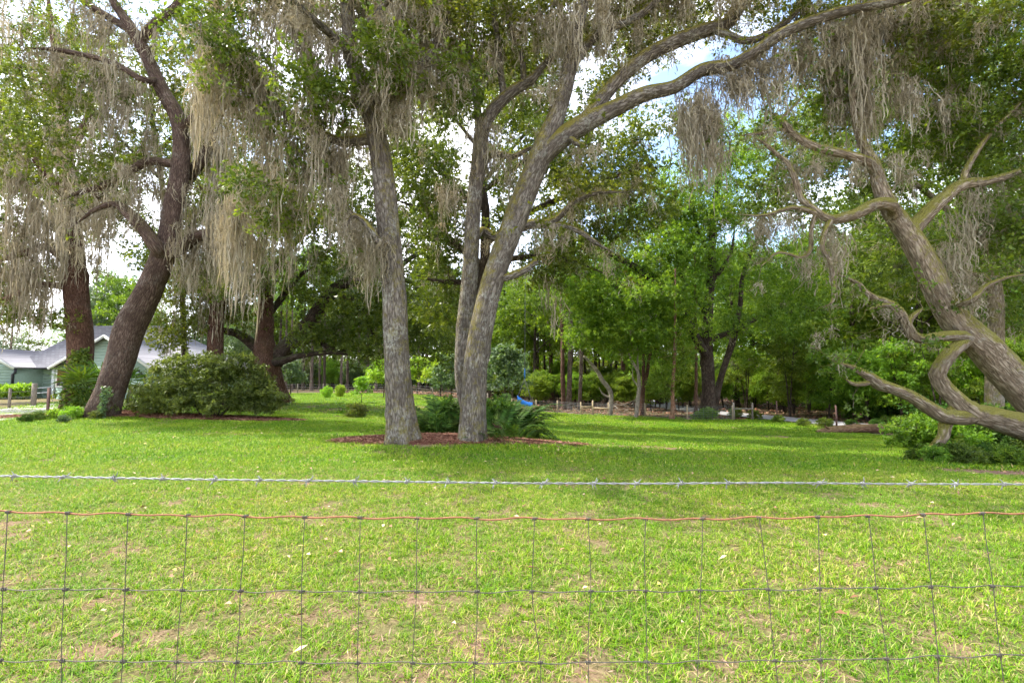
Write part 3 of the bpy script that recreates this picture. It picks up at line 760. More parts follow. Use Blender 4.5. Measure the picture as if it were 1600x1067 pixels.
DENS = 1.5
def blob(px, py, Y, rx, ry, n, rY=1.5):
    """n points in an ellipsoid given by its centre/size as seen from the photograph and its depth"""
    c = P(px, py, Y); kx = Y / F; n = int(n * DENS)
    v = norm(RS.normal(size=(n, 3))) * (RS.rand(n) ** 0.4)[:, None]
    return c + v * np.array([rx * kx, rY, ry * kx])
def anchors(lst, Y, rY=0.6):
    """moss masses: (px, py_top, half-width px, length px, n clumps[,Y])"""
    pts, sp, ln = [], [], []
    for q in lst:
        y = q[5] if len(q) > 5 else Y; kx = y / F
        for _ in range(q[4]):
            yy = y + RS.uniform(-rY, rY)
            p = P(q[0] + RS.uniform(-1, 1) * q[2], q[1] + RS.uniform(-0.22, 0.30) * q[3], yy)
            pts.append(p); ln.append(q[3] * kx * RS.uniform(0.55, 1.1)); sp.append(0.07 + 0.12 * RS.rand())
    return np.array(pts), np.array(sp), np.array(ln)

# ------------------------------------------------------------------ near oaks
def cat_pts(*a): return np.concatenate(a)
# --- A: straight-trunked oak, left of the pair
bA = gp(627, 690); YA = bA[1]
A = Tree('oak_tree', 'straight grey-barked oak, the left of the two trunks in the central mulch bed', bA, M['bark_grey'], M['leaf_oak'])
A.limb([(628, 710, 54), (628, 684, 52), (623, 600, 46), (618, 500, 44), (613, 430, 42), (606, 350, 41), (594, 250, 38), (574, 165, 34), (550, 90, 29), (541, 0, 25), (537, -100, 20), (545, -220, 12)], YA, 'trunk', 0.18, 0.05)
A.limb([(600, 290, 24), (588, 225, 22), (530, 222, 18), (455, 185, 15), (400, 130, 13), (352, 70, 9)], YA, 'limb')
A.limb([(574, 170, 22), (520, 150, 18), (495, 120, 17), (468, 50, 15), (440, -40, 11), (425, -140, 7)], YA + .5)
A.limb([(578, 175, 20), (632, 128, 17), (682, 66, 14), (716, -20, 11), (740, -120, 7)], YA - .3)
A.limb([(612, 425, 14), (590, 375, 12), (560, 340, 10), (545, 345, 8), (536, 372, 5)], YA - .6)
A.limb([(545, 60, 16), (600, 10, 14, YA - 1.5), (640, -60, 10, YA - 3)], YA)
A.limb([(548, 80, 16), (480, 20, 13, YA - 2), (400, -60, 9, YA - 3.5)], YA)
mA = [(345, 60, 35, 200, 16), (400, 110, 40, 150, 14), (455, 175, 45, 200, 18), (430, 40, 45, 150, 14), (505, 60, 40, 170, 14), (520, 190, 35, 190, 14), (585, 90, 45, 150, 18), (610, 170, 35, 80, 8), (572, 345, 28, 125, 13), (545, 350, 18, 100, 6), (660, 60, 45, 150, 12), (640, 0, 70, 120, 14), (540, -30, 120, 130, 22), (420, -30, 90, 140, 16), (690, 80, 40, 140, 7), (360, 290, 30, 180, 9, YA + 2), (400, 285, 45, 210, 20, YA + 2), (450, 280, 35, 160, 9, YA + 2), (540, 250, 18, 130, 7)]
p, sp, ln = anchors(mA, YA, 1.0)
fA = cat_pts(blob(345, 90, YA - 1, 60, 70, 16), blob(500, 155, YA - 1, 45, 40, 12), blob(600, 100, YA - 1, 55, 35, 14), blob(420, 290, YA, 40, 40, 9), blob(720, 130, YA, 35, 45, 8), blob(450, 230, YA, 60, 60, 8), blob(560, -30, YA, 260, 60, 40, 3), blob(400, -120, YA - 1, 200, 100, 40, 4), blob(680, -140, YA - 1, 160, 120, 30, 4), blob(360, 0, YA, 60, 60, 8), blob(430, 345, YA + 1, 40, 20, 5))
A.grow(cat_pts(fA, p[::2] + np.array([0, 0, 0.05])))
A.foliage(fA, 0.55, 16, 9, 0.10)
A.twig_ends(6, 1.3, .10, .6, .4, 7)
A.moss(p, sp, ln, 42, 0.022); A.moss_limbs(3.0, 1.0, 18, 0.12, 0.018, 0.7)
A.finish()

# --- B: leaning oak with two stems
bB = gp(735, 689); YB_ = bB[1]
B = Tree('oak_tree', 'big leaning oak with mossy upper limbs, right of the straight trunk in the central bed', bB, M['bark_grey'], M['leaf_oak'])
y = YB_
B.limb([(736, 708, 48.4), (738, 676, 46.5), (741, 600, 43.7), (747, 547, 42.8), (768, 448, 41.9), (801, 350, 42.8), (832, 272, 42.8), (852, 225, 40.9), (872, 175, 31.6), (886, 130, 28.8), (894, 80, 26.0), (906, 30, 22.3), (920, -30, 19.5), (935, -120, 14.0), (940, -220, 8.4)], y, 'trunk', 0.12, 0.05)
B.limb([(835, 265, 30), (862, 228, 38), (890, 205, 38), (918, 188, 36), (950, 172, 31), (1000, 149, 28), (1050, 138, 25), (1095, 112, 24), (1140, 105, 22, y - .3), (1175, 86, 22, y - .5), (1230, 50, 20, y - .8), (1310, 22, 18, y - 1), (1400, 5, 14, y - 1.3), (1480, -20, 8, y - 1.5)], y, 'limb')
B.limb([(900, 200, 22), (928, 168, 25), (965, 122, 26), (1010, 86, 26), (1060, 61, 26), (1105, 46, 26), (1133, 38, 25), (1152, 12, 24), (1175, -30, 19), (1205, -90, 13), (1230, -170, 8)], y + .2, 'limb')
B.limb([(1110, 46, 14), (1138, 55, 14), (1162, 63, 14), (1188, 58, 13), (1235, 28, 11), (1290, -30, 8)], y, 'limb')
B.limb([(888, 105, 18), (930, 56, 19), (970, 38, 17), (1005, 20, 14), (1040, -20, 11), (1070, -90, 7)], y + .3, 'limb')
B.limb([(890, 222, 12), (908, 226, 9), (917, 230, 5)], y - .5, 'broken_stub', lump=0.2)
B.limb([(775, 445, 10), (800, 430, 14), (822, 420, 12), (839, 408, 9)], y - .1, 'broken_stub', lump=0.2)
ys = y + 1.0
B.limb([(742, 690, 30), (732, 640, 29), (724, 590, 29), (727, 500, 30), (733, 420, 29), (738, 330, 28), (745, 260, 27), (754, 198, 26), (776, 164, 22), (802, 140, 20), (828, 124, 17), (852, 97, 12), (882, 68, 8), (915, 40, 5)], ys, 'second_stem', 0.1, 0.05)
B.limb([(750, 210, 14), (743, 155, 12), (735, 90, 9), (725, 20, 6)], ys, 'limb')
B.limb([(786, 152, 14), (781, 100, 13), (775, 40, 12), (768, -30, 10), (760, -110, 6)], ys, 'limb')
B.limb([(818, 128, 12), (815, 85, 11), (800, 52, 10), (792, 10, 8), (790, -60, 5)], ys, 'limb')
B.limb([(740, 380, 14), (752, 362, 16), (775, 372, 17), (800, 362, 18), (828, 352, 18), (855, 351, 15), (872, 342, 11), (895, 318, 9), (930, 303, 8), (985, 300, 5)], ys + .6, 'limb')
B.limb([(858, 352, 10), (895, 356, 10), (928, 377, 9), (955, 393, 5)], ys + .6, 'limb')
B.limb([(742, 262, 14), (770, 240, 13), (800, 245, 11), (830, 232, 8), (852, 240, 5)], ys + .8, 'limb')
B.limb([(775, 165, 14), (770, 235, 0.1)], ys + 3, 'twig', hang=False) if False else None
mB = [(885, 20, 22, 130, 9), (905, -10, 40, 120, 9), (760, 190, 22, 110, 4, ys), (770, 245, 25, 90, 4, ys), (1075, 140, 18, 130, 8), (1100, 150, 30, 140, 13), (1095, 200, 30, 120, 7), (1150, 100, 40, 80, 13), (1185, 90, 45, 120, 15), (1230, 60, 45, 85, 12), (1345, 20, 14, 230, 10), (1330, 30, 30, 120, 10), (1295, 80, 10, 150, 7), (1310, 120, 8, 130, 6), (1410, 10, 60, 110, 18), (1450, 0, 70, 130, 16), (1380, 0, 40, 150, 9), (990, 20, 50, 70, 6), (1060, -20, 80, 80, 10), (850, 20, 20, 70, 4, ys), (800, 20, 60, 70, 7, ys), (715, 30, 40, 100, 6, ys), (700, 290, 12, 90, 4, ys), (860, 120, 25, 60, 4), (940, 70, 40, 50, 4), (790, 350, 8, 80, 3, ys), (865, 355, 25, 70, 5, ys), (680, 0, 50, 120, 10, ys), (740, 60, 40, 90, 6, ys), (830, -20, 60, 110, 10, ys), (970, -20, 60, 80, 8), (1120, -20, 60, 70, 6), (1080, 150, 25, 160, 8), (1120, 190, 20, 110, 5), (1200, 90, 50, 90, 8), (1270, 50, 40, 100, 8), (1370, 40, 50, 110, 8), (640, 100, 30, 110, 6, ys)]
p, sp, ln = anchors(mB, y, 0.7)
fB = cat_pts(blob(900, -110, y, 160, 90, 30, 3), blob(1100, -120, y - 1, 200, 90, 40, 3), blob(1350, -60, y - 1, 200, 70, 34, 3), blob(780, -70, ys, 110, 70, 18, 2.5), blob(1000, 30, y + 1.5, 60, 40, 9), blob(850, 60, ys + 1, 70, 50, 9), blob(760, 110, ys + 1, 50, 60, 9), blob(1480, 40, y - 1, 90, 60, 12), blob(880, 305, ys + 2, 70, 40, 9), blob(960, 300, ys + 2, 60, 40, 7), blob(980, 100, y + 2, 50, 30, 4), blob(690, 110, ys, 40, 60, 7), blob(700, 40, ys - 1, 70, 50, 16, 2), blob(820, 30, ys, 70, 50, 16, 2), blob(950, 0, y + 1, 80, 40, 14, 2), blob(1060, 10, y + 1.5, 80, 30, 12, 2), blob(1220, 10, y + 1, 80, 40, 12, 2))
B.grow(cat_pts(fB, p[::3] + np.array([0, 0, 0.05])))
B.foliage(fB, 0.55, 16, 9, 0.10)
B.twig_ends(6, 1.2, .10, .6, .4, 7)
B.moss(p, sp, ln, 40, 0.021); B.moss_limbs(2.6, 0.8, 16, 0.11, 0.017, 0.7)
B.finish()

# --- C: leaning dark oak, left
bC = gp(165, 650); y = bC[1]
C = Tree('oak_tree', 'dark leaning oak that forks high up, between the driveway and the azalea', bC, M['bark_red'], M['leaf_oak'])
C.limb([(158, 668, 46.4), (163, 645, 43.9), (174, 610, 42.1), (188, 560, 43.9), (202, 510, 45.6), (226, 460, 43.0), (249, 410, 39.6), (262, 365, 32.7), (268, 320, 31.0), (276, 265, 29.2), (279, 215, 27.5), (270, 175, 26.7), (250, 140, 24.1), (228, 95, 21.5), (212, 62, 21.5), (192, 28, 17.2), (170, -5, 14.6), (150, -60, 11.2), (140, -140, 6.9)], y, 'trunk', 0.10, 0.06)
C.limb([(214, 66, 18), (243, 40, 17), (264, 22, 15), (284, 2, 13), (310, -50, 10), (330, -120, 6)], y, 'limb')
C.limb([(205, 52, 14), (165, 25, 13), (131, 3, 10), (90, -30, 7)], y, 'limb')
C.limb([(270, 330, 22), (286, 292, 21), (316, 250, 20), (329, 226, 19), (336, 190, 16), (344, 120, 12), (352, 30, 8), (365, -60, 5)], y + .8, 'limb')
C.limb([(282, 205, 12), (305, 178, 13), (332, 150, 10), (358, 98, 7)], y - .4, 'limb')
C.limb([(240, 130, 12), (222, 124, 11), (180, 100, 10), (130, 86, 9), (88, 78, 8), (45, 76, 6)], y - .8, 'limb')
C.limb([(270, 255, 16), (235, 252, 15), (200, 268, 14), (160, 290, 11), (125, 300, 8), (85, 318, 5)], y + .8, 'limb')
C.limb([(255, 402, 30), (244, 385, 25), (220, 352, 21), (197, 330, 18), (178, 320, 12), (150, 332, 8), (120, 350, 5)], y - .5, 'limb')
C.limb([(260, 405, 26), (282, 386, 23), (305, 370, 20), (330, 363, 19), (352, 364, 17), (372, 374, 13), (392, 400, 8)], y - .4, 'limb')
C.limb([(165, 10, 10), (60, 60, 10, y - 2), (35, 40, 8, y - 3), (8, -30, 6, y - 3.5)], y - .4, 'limb') if False else None
C.limb([(5, -60, 12), (12, 10, 10), (20, 60, 8), (30, 95, 5)], y - 3, 'limb', hang=True) if False else None
mC = [(75, 80, 25, 100, 9), (150, 95, 30, 90, 9), (190, 110, 25, 140, 7), (215, 130, 20, 100, 5), (30, 0, 30, 110, 7), (330, 60, 35, 150, 12), (335, 190, 30, 130, 10), (310, 160, 20, 110, 6), (130, 300, 40, 110, 9), (200, 270, 30, 100, 7), (260, 260, 20, 120, 5), (345, 380, 45, 130, 14), (290, 385, 20, 90, 6), (310, 300, 40, 150, 13), (360, 340, 30, 130, 9), (215, 40, 40, 70, 5), (120, 10, 60, 90, 10), (185, 180, 60, 90, 8)]
p, sp, ln = anchors(mC, y, 1.2)
fC = cat_pts(blob(60, 130, y, 90, 70, 18, 2.5), blob(140, 40, y + 1, 80, 50, 13, 2.5), blob(190, 160, y + 1, 80, 60, 15, 2.5), blob(330, 20, y, 90, 50, 16, 2.5), blob(110, 230, y, 90, 60, 16, 2.5), blob(230, 220, y + 2, 50, 50, 8), blob(360, 180, y + 1, 50, 80, 13), blob(150, -120, y, 200, 80, 34, 4), blob(320, 280, y + 2, 50, 50, 9), blob(310, 420, y + 2, 50, 40, 10), blob(20, 200, y, 50, 60, 9))
C.grow(cat_pts(fC, p[::2]))
C.foliage(fC, 0.75, 15, 9, 0.13)
C.twig_ends(6, 1.6, .13, .6, .5, 8)
C.moss(p, sp * 1.3, ln, 38, 0.029); C.moss_limbs(1.8, 1.2, 20, 0.17, 0.024, 0.6, 0.22)
C.finish()

# --- D: brown oak with vine on its trunk
bD = gp(121, 641); y = bD[1] + 1.0
bD = on_ground(121, y)
D = Tree('oak_tree', 'upright brown oak with a leafy vine up its trunk, nearest the house', bD, M['bark_brown'], M['leaf_oak'])
D.limb([(118, 655, 44.0), (121, 630, 40.5), (125, 560, 37.8), (123, 500, 37.8), (117, 430, 37.8), (112, 380, 33.4), (106, 300, 28.2), (97, 220, 21.1), (92, 160, 15.0), (82, 80, 9.7), (75, 0, 6.2)], y, 'trunk', 0.10, 0.06)
D.limb([(115, 420, 18), (75, 385, 15), (30, 398, 12), (-20, 410, 9), (-60, 430, 5)], y - .5, 'limb')
D.limb([(110, 350, 16), (155, 305, 14), (200, 262, 10), (235, 210, 5)], y, 'limb')
D.limb([(107, 310, 16), (52, 242, 13), (10, 180, 9), (-30, 120, 5)], y, 'limb')
D.limb([(100, 250, 14), (138, 182, 10), (160, 118, 6)], y + .5, 'limb')
D.limb([(118, 450, 14), (60, 445, 11), (0, 470, 9), (-50, 480, 5)], y - 1.0, 'limb')
mD = [(20, 320, 40, 190, 18), (72, 330, 32, 190, 18), (115, 280, 35, 140, 14), (150, 320, 25, 130, 8), (15, 400, 40, 150, 14), (60, 430, 35, 110, 11), (40, 250, 40, 110, 11), (105, 200, 25, 130, 9), (95, 170, 15, 90, 6), (112, 370, 18, 70, 7), (10, 190, 25, 100, 5), (150, 400, 12, 60, 3)]
p, sp, ln = anchors(mD, y - 1, 1.4)
fD = cat_pts(blob(30, 280, y, 70, 50, 14, 2.5), blob(170, 300, y, 50, 60, 9, 2), blob(60, 420, y, 70, 40, 11, 2), blob(100, 120, y, 100, 70, 20, 3), blob(-60, 250, y, 90, 150, 25, 3), blob(60, 500, y - 1, 50, 30, 6))
D.grow(cat_pts(fD, p[::2]))
D.foliage(fD, 0.8, 15, 9, 0.15)
D.twig_ends(6, 1.8, .14, .6, .5, 8)
D.moss(p, sp * 1.4, ln, 36, 0.033); D.moss_limbs(1.3, 1.4, 22, 0.2, 0.03, 0.5, 0.2)
D.finish()

# --- E: spreading live oak behind the azalea
bE = on_ground(418, 31.0); y = 31.0
E = Tree('live_oak_tree', 'spreading dark live oak with low limbs behind the azalea bush', bE, M['bark_dark'], M['leaf_dark'])
E.bark = M['bark_brown']
E.limb([(416, 630, 52.7), (418, 600, 49.3), (416, 560, 42.5), (412, 530, 28.9), (418, 485, 23.8), (416, 440, 19.6), (404, 395, 15.3), (384, 350, 11.0), (370, 290, 6.0)], y, 'trunk', 0.2, 0.08)
E.bark = M['bark_dark']
E.limb([(422, 575, 40), (440, 548, 32), (460, 525, 27), (484, 498, 25), (510, 466, 23), (532, 446, 21), (565, 438, 15), (605, 428, 11), (650, 400, 7), (690, 380, 4)], y, 'limb')
E.limb([(438, 562, 20), (462, 536, 15), (490, 531, 12), (520, 546, 8), (560, 548, 5)], y - 1, 'limb')
E.limb([(430, 570, 18), (465, 556, 11), (515, 551, 8), (560, 556, 5)], y - 2, 'limb')
E.limb([(520, 458, 12), (548, 466, 10), (570, 485, 8), (578, 512, 6), (592, 532, 4)], y - 1, 'limb')
E.limb([(410, 565, 22), (390, 535, 18), (372, 522, 15), (340, 512, 9), (310, 500, 5)], y, 'limb')
E.limb([(420, 495, 12), (440, 465, 11), (470, 430, 8), (490, 420, 5)], y + 1, 'limb')
E.limb([(535, 445, 10), (560, 415, 9), (590, 370, 7), (620, 330, 5)], y + 1, 'limb')
E.limb([(415, 440, 14), (450, 390, 11), (500, 340, 9), (560, 310, 6)], y + 1, 'limb')
E.limb([(605, 430, 8), (660, 450, 7), (700, 480, 5), (710, 530, 3)], y, 'limb')
mE = [(440, 380, 60, 100, 10), (540, 420, 40, 50, 5), (350, 430, 40, 100, 9), (590, 540, 10, 40, 2), (470, 410, 30, 60, 3)]
p, sp, ln = anchors(mE, y - 1, 2)
fE = cat_pts(blob(560, 480, y, 90, 45, 42, 4), blob(640, 480, y - 1, 70, 80, 46, 4), blob(690, 520, y, 35, 50, 14, 3), blob(520, 380, y, 110, 60, 46, 4), blob(640, 350, y, 90, 80, 46, 4), blob(450, 430, y, 60, 50, 20, 4), blob(330, 450, y, 60, 60, 24, 4), blob(560, 300, y + 1, 130, 50, 34, 4), blob(510, 520, y - 2, 60, 25, 16, 3), blob(300, 400, y, 60, 60, 20, 4), blob(590, 545, y - 2, 50, 22, 12, 2))
E.grow(cat_pts(fE, p[::2]))
E.foliage(fE, 0.95, 17, 9, 0.17)
E.moss(p, sp * 1.6, ln, 26, 0.035); E.moss_limbs(0.7, 1.0, 16, 0.2, 0.03, 0.15)
E.finish()
# E2: second dark trunk behind the bush
bE2 = on_ground(336, 29.0); y = 29.0
E2 = Tree('oak_tree', 'dark moss-hung oak trunk rising behind the left half of the azalea', bE2, M['bark_brown'], M['leaf_oak'])
E2.limb([(334, 640, 28), (336, 570, 26), (338, 500, 23), (346, 430, 20), (352, 360, 17), (345, 290, 13), (352, 220, 8)], y, 'trunk', 0.2, 0.07)
E2.limb([(340, 480, 12), (310, 440, 10), (280, 425, 6)], y, 'limb')
E2.limb([(348, 420, 12), (378, 375, 10), (410, 350, 6)], y, 'limb')
E2.limb([(350, 340, 10), (318, 295, 8), (295, 270, 5)], y, 'limb')
p, sp, ln = anchors([(330, 420, 30, 130, 12), (360, 350, 40, 140, 14), (300, 420, 30, 100, 7), (400, 340, 40, 110, 9)], y, 1.2)
fE2 = cat_pts(blob(290, 470, y, 50, 60, 26, 2.5), blob(360, 420, y, 60, 60, 18, 2.5), blob(330, 300, y, 70, 60, 20, 2.5), blob(270, 510, y, 30, 45, 12, 2), blob(390, 480, y + 2, 40, 50, 10, 2))
E2.grow(cat_pts(fE2, p[::2])); E2.foliage(fE2, 0.8, 11, 9, 0.16); E2.moss(p, sp * 1.6, ln, 28, 0.034); E2.moss_limbs(1.0, 1.2, 18, 0.2, 0.03, 0.3); E2.finish()

# --- F: sprawling mossy oak at the right edge
y = 12.0
bF = np.array([P(1690, 700, y)[0], y, float(gz(P(1690, 700, y)[0], y))])
Fo = Tree('oak_tree', 'sprawling oak with mossy bark leaning in from the right edge of the lawn', bF, M['bark_moss'], M['leaf_oak'])
Fo.kdiv, Fo.wamp = 22, 0.5
Fo.limb([(1705, 770, 76.0), (1680, 715, 69.9), (1640, 660, 62.3), (1578, 588, 54.7), (1520, 528, 50.2), (1482, 481, 47.1), (1450, 410, 41.8), (1422, 355, 38.0), (1398, 318, 30.4), (1382, 285, 25.1), (1372, 255, 19.8), (1352, 222, 15.2), (1346, 150, 12.2), (1352, 60, 9.9), (1362, -20, 7.6), (1370, -110, 4.6)], y, 'trunk', 0.1, 0.07)
Fo.limb([(1385, 282, 22), (1362, 256, 18), (1335, 244, 16), (1300, 236, 15), (1266, 230, 14), (1242, 212, 12), (1226, 190, 11), (1208, 176, 7)], y, 'limb')
Fo.limb([(1236, 204, 8), (1222, 202, 8), (1190, 207, 7), (1150, 213, 4)], y, 'limb')
Fo.limb([(1222, 188, 6), (1240, 165, 4), (1262, 140, 2.5)], y, 'limb')
Fo.limb([(1412, 340, 24), (1392, 320, 22), (1368, 320, 21), (1340, 336, 20), (1312, 346, 18), (1290, 345, 16), (1270, 330, 13), (1250, 310, 12), (1240, 280, 11), (1230, 254, 9), (1202, 230, 8), (1182, 216, 4)], y - .4, 'limb')
Fo.limb([(1285, 342, 12), (1240, 325, 9), (1200, 334, 7), (1158, 336, 4)], y - .4, 'limb')
Fo.limb([(1300, 344, 10), (1288, 362, 9), (1284, 388, 9), (1296, 410, 8), (1302, 440, 8), (1300, 470, 6), (1290, 478, 3)], y - .5, 'limb')
Fo.limb([(1276, 336, 9), (1268, 360, 8), (1266, 390, 8), (1252, 402, 6), (1215, 395, 5), (1190, 415, 3)], y - .3, 'limb')
Fo.limb([(1428, 362, 30), (1440, 346, 27), (1458, 328, 24), (1482, 308, 22), (1506, 291, 20), (1542, 284, 15), (1584, 270, 11), (1650, 236, 7)], y + .2, 'limb')
Fo.limb([(1500, 294, 13), (1512, 255, 11), (1542, 208, 9), (1580, 172, 8), (1640, 120, 5)], y + .2, 'limb')
Fo.limb([(1500, 480, 14), (1515, 468, 12), (1535, 450, 9), (1570, 435, 6), (1620, 425, 4)], y - .6, 'limb')
# low limbs
Fo.limb([(1665, 700, 58), (1610, 672, 50), (1560, 658, 42), (1520, 648, 36), (1494, 628, 31), (1476, 602, 26), (1463, 585, 25), (1468, 568, 22), (1490, 552, 22), (1502, 540, 20), (1486, 534, 19), (1448, 541, 18), (1426, 528, 18), (1416, 502, 17), (1397, 481, 15), (1372, 466, 12), (1345, 446, 9), (1308, 430, 5)], y - .3, 'limb')
Fo.limb([(1416, 505, 12), (1430, 490, 9), (1442, 482, 6)], y - .3, 'limb')
Fo.limb([(1395, 481, 8), (1372, 478, 8), (1352, 484, 5)], y - .3, 'limb')
Fo.limb([(1535, 655, 30), (1500, 655, 26), (1466, 648, 24), (1432, 626, 22), (1402, 611, 20), (1372, 600, 22), (1352, 586, 15), (1332, 574, 10), (1306, 566, 5)], y - .4, 'limb')
Fo.limb([(1362, 598, 11), (1340, 600, 9), (1322, 592, 5)], y - .4, 'limb')
Fo.limb([(1492, 636, 26), (1480, 655, 21), (1470, 676, 17), (1458, 700, 15), (1450, 724, 16)], y - .3, 'root', lump=.16)
mF = [(1345, 100, 10, 130, 6), (1345, 160, 8, 110, 5), (1215, 335, 35, 60, 8), (1250, 260, 30, 60, 5), (1285, 240, 25, 50, 4), (1340, 245, 15, 60, 4), (1480, 380, 40, 80, 8), (1530, 330, 50, 90, 9), (1560, 290, 50, 110, 8), (1400, 110, 50, 110, 9), (1470, 120, 60, 110, 9), (1300, 360, 10, 120, 6), (1265, 380, 10, 70, 3), (1500, 430, 40, 80, 6), (1420, 240, 30, 70, 5), (1195, 340, 15, 50, 3)]
p, sp, ln = anchors(mF, y + .3, 0.8)
fF = cat_pts(blob(1500, 140, y + 1, 110, 110, 40, 2.5), blob(1590, 230, y + 1, 70, 100, 26, 2.5), blob(1470, 230, y + 2, 80, 60, 22, 2), blob(1560, 390, y + 1, 60, 50, 18, 2), blob(1400, 170, y + 2, 70, 80, 18, 2), blob(1280, 170, y + 2, 70, 60, 14, 2), blob(1360, 380, y + 3, 60, 50, 12, 2), blob(1650, 60, y, 120, 140, 34, 3), blob(1200, 290, y + 2, 50, 50, 8, 1.5), blob(1440, 20, y + 1, 100, 50, 18, 2.5), blob(1560, 40, y, 60, 60, 16, 2), blob(1590, 330, y, 40, 50, 10, 1.5))
Fo.grow(cat_pts(fF, p[::3]))
Fo.foliage(fF, 0.55, 16, 9, 0.10)
Fo.twig_ends(6, 1.1, .095, .6, .32, 6)
Fo.moss(p, sp, ln, 38, 0.02); Fo.moss_limbs(2.0, 0.5, 14, 0.09, 0.016, 0.5, 0.2)
Fo.finish()

# --- G: dark tree by the far fence, long arching limb to the left
bG = gp(1106, 651); y = bG[1]
G = Tree('oak_tree', 'dark two-stemmed tree with a long arching left limb beside the right-hand fence', bG, M['bark_dark'], M['leaf_wood'])
G.limb([(1106, 668, 27), (1107, 650, 25), (1107, 600, 22), (1105, 545, 21), (1108, 490, 16), (1112, 430, 14), (1113, 375, 12), (1120, 315, 9), (1126, 250, 6), (1130, 190, 3)], y, 'trunk', 0.3)
G.limb([(1112, 660, 14), (1118, 625, 12), (1128, 582, 11), (1145, 530, 11), (1155, 480, 9), (1160, 430, 7), (1182, 375, 5), (1195, 330, 3)], y + .3, 'second_stem', 0.2)
G.limb([(1112, 530, 10), (1150, 515, 9), (1185, 497, 8), (1230, 488, 6), (1285, 484, 4)], y, 'limb')
G.limb([(1100, 560, 17), (1085, 524, 15), (1066, 486, 14), (1040, 456, 13), (1002, 426, 12), (962, 402, 10), (930, 384, 7), (895, 368, 4)], y - 1, 'limb')
G.limb([(1040, 456, 8), (1010, 445, 7), (970, 447, 5), (935, 465, 3)], y - 1.5, 'limb')
G.limb([(1106, 500, 9), (1085, 462, 8), (1062, 428, 6), (1055, 380, 3)], y + .5, 'limb')
G.limb([(1112, 400, 8), (1090, 355, 7), (1082, 310, 5), (1075, 270, 3)], y, 'limb')
G.limb([(1113, 440, 8), (1140, 400, 6), (1150, 340, 4)], y - .5, 'limb')
fG = cat_pts(blob(980, 520, y - 1, 100, 30, 50, 3), blob(1060, 505, y - 1, 60, 30, 22, 3), blob(950, 420, y, 110, 60, 50, 4), blob(1060, 400, y, 100, 70, 50, 4), blob(1120, 300, y, 110, 80, 60, 4), blob(1200, 420, y + 1, 80, 70, 44, 4), blob(920, 470, y, 60, 60, 24, 3), blob(1000, 330, y + 1, 110, 60, 40, 4), blob(1240, 500, y + 1, 60, 40, 24, 3), blob(1160, 540, y + 2, 40, 40, 12, 2), blob(1130, 220, y, 80, 50, 20, 3), blob(880, 420, y, 50, 40, 14, 3), blob(1000, 470, y - 1.5, 110, 22, 30, 3), blob(1180, 505, y, 70, 22, 18, 3), blob(1080, 350, y - 1, 90, 40, 24, 3))
G.grow(fG); G.foliage(fG, 1.1, 24, 9, 0.17); G.twig_ends(8, 2.0, .16, .8, .8, 10)
G.moss_limbs(0.8, 0.9, 14, 0.2, 0.03, 0.2); G.finish()

# --- oaks standing behind the front row, their trunks mostly hidden
def back_oak(label, px, Y, stem, limbs, blobs_, anch, leaf, size, rad, name='oak_tree', bark='bark_dark', mw=.03):
    b = on_ground(px, Y); t = Tree(name, label, b, M[bark], M[leaf])
    t.limb([(px, 590 + F * (EYE - b[2] + .5) / Y, stem * 1.2), (px, 590 + F * (EYE - b[2]) / Y - 20, stem)] + limbs[0], Y, 'trunk', .2)
    for l in limbs[1:]: t.limb(l, Y, 'limb')
    f = cat_pts(*[blob(q[0], q[1], Y + (q[5] if len(q) > 5 else 0), q[2], q[3], q[4], 3.5) for q in blobs_])
    p_, sp_, ln_ = anchors(anch, Y, 2.0)
    t.grow(cat_pts(f, p_[::2])); t.foliage(f, rad, 18, 9, size, tri=True)
    t.moss(p_, sp_ * 1.5, ln_, 26, mw); t.moss_limbs(.8, 1.0, 16, .2, mw, .25); t.finish()
back_oak('dark live oak behind the two central oaks, its limbs showing between their trunks', 748, 21.0, 22, [[(752, 480, 20), (758, 400, 18), (760, 330, 14), (752, 260, 10), (760, 190, 6)],
    [(757, 420, 14), (700, 370, 11), (660, 330, 8), (610, 310, 5)], [(760, 380, 14), (830, 330, 11), (900, 300, 9), (980, 270, 6), (1040, 260, 4)], [(756, 440, 12), (690, 440, 9), (650, 430, 6)], [(760, 300, 10), (820, 250, 8), (880, 210, 5)], [(760, 410, 12), (840, 400, 9), (900, 410, 6), (950, 430, 4)], [(757, 330, 10), (690, 270, 8), (650, 220, 5)]],
    [(680, 300, 50, 60, 22), (690, 400, 45, 50, 22), (650, 230, 50, 50, 16), (790, 300, 40, 60, 20), (880, 260, 60, 50, 24), (960, 260, 60, 50, 24), (1020, 240, 50, 50, 16), (860, 410, 50, 40, 20), (920, 350, 60, 40, 20), (790, 180, 50, 50, 14), (700, 480, 40, 40, 16), (850, 180, 60, 40, 12), (1000, 330, 60, 40, 14), (680, 150, 40, 50, 10)],
    [(700, 300, 15, 80, 5), (740, 330, 20, 90, 5), (880, 330, 30, 70, 5), (850, 440, 20, 80, 4), (680, 350, 15, 70, 4), (960, 300, 40, 60, 4)], 'leaf_dark', .14, .7)
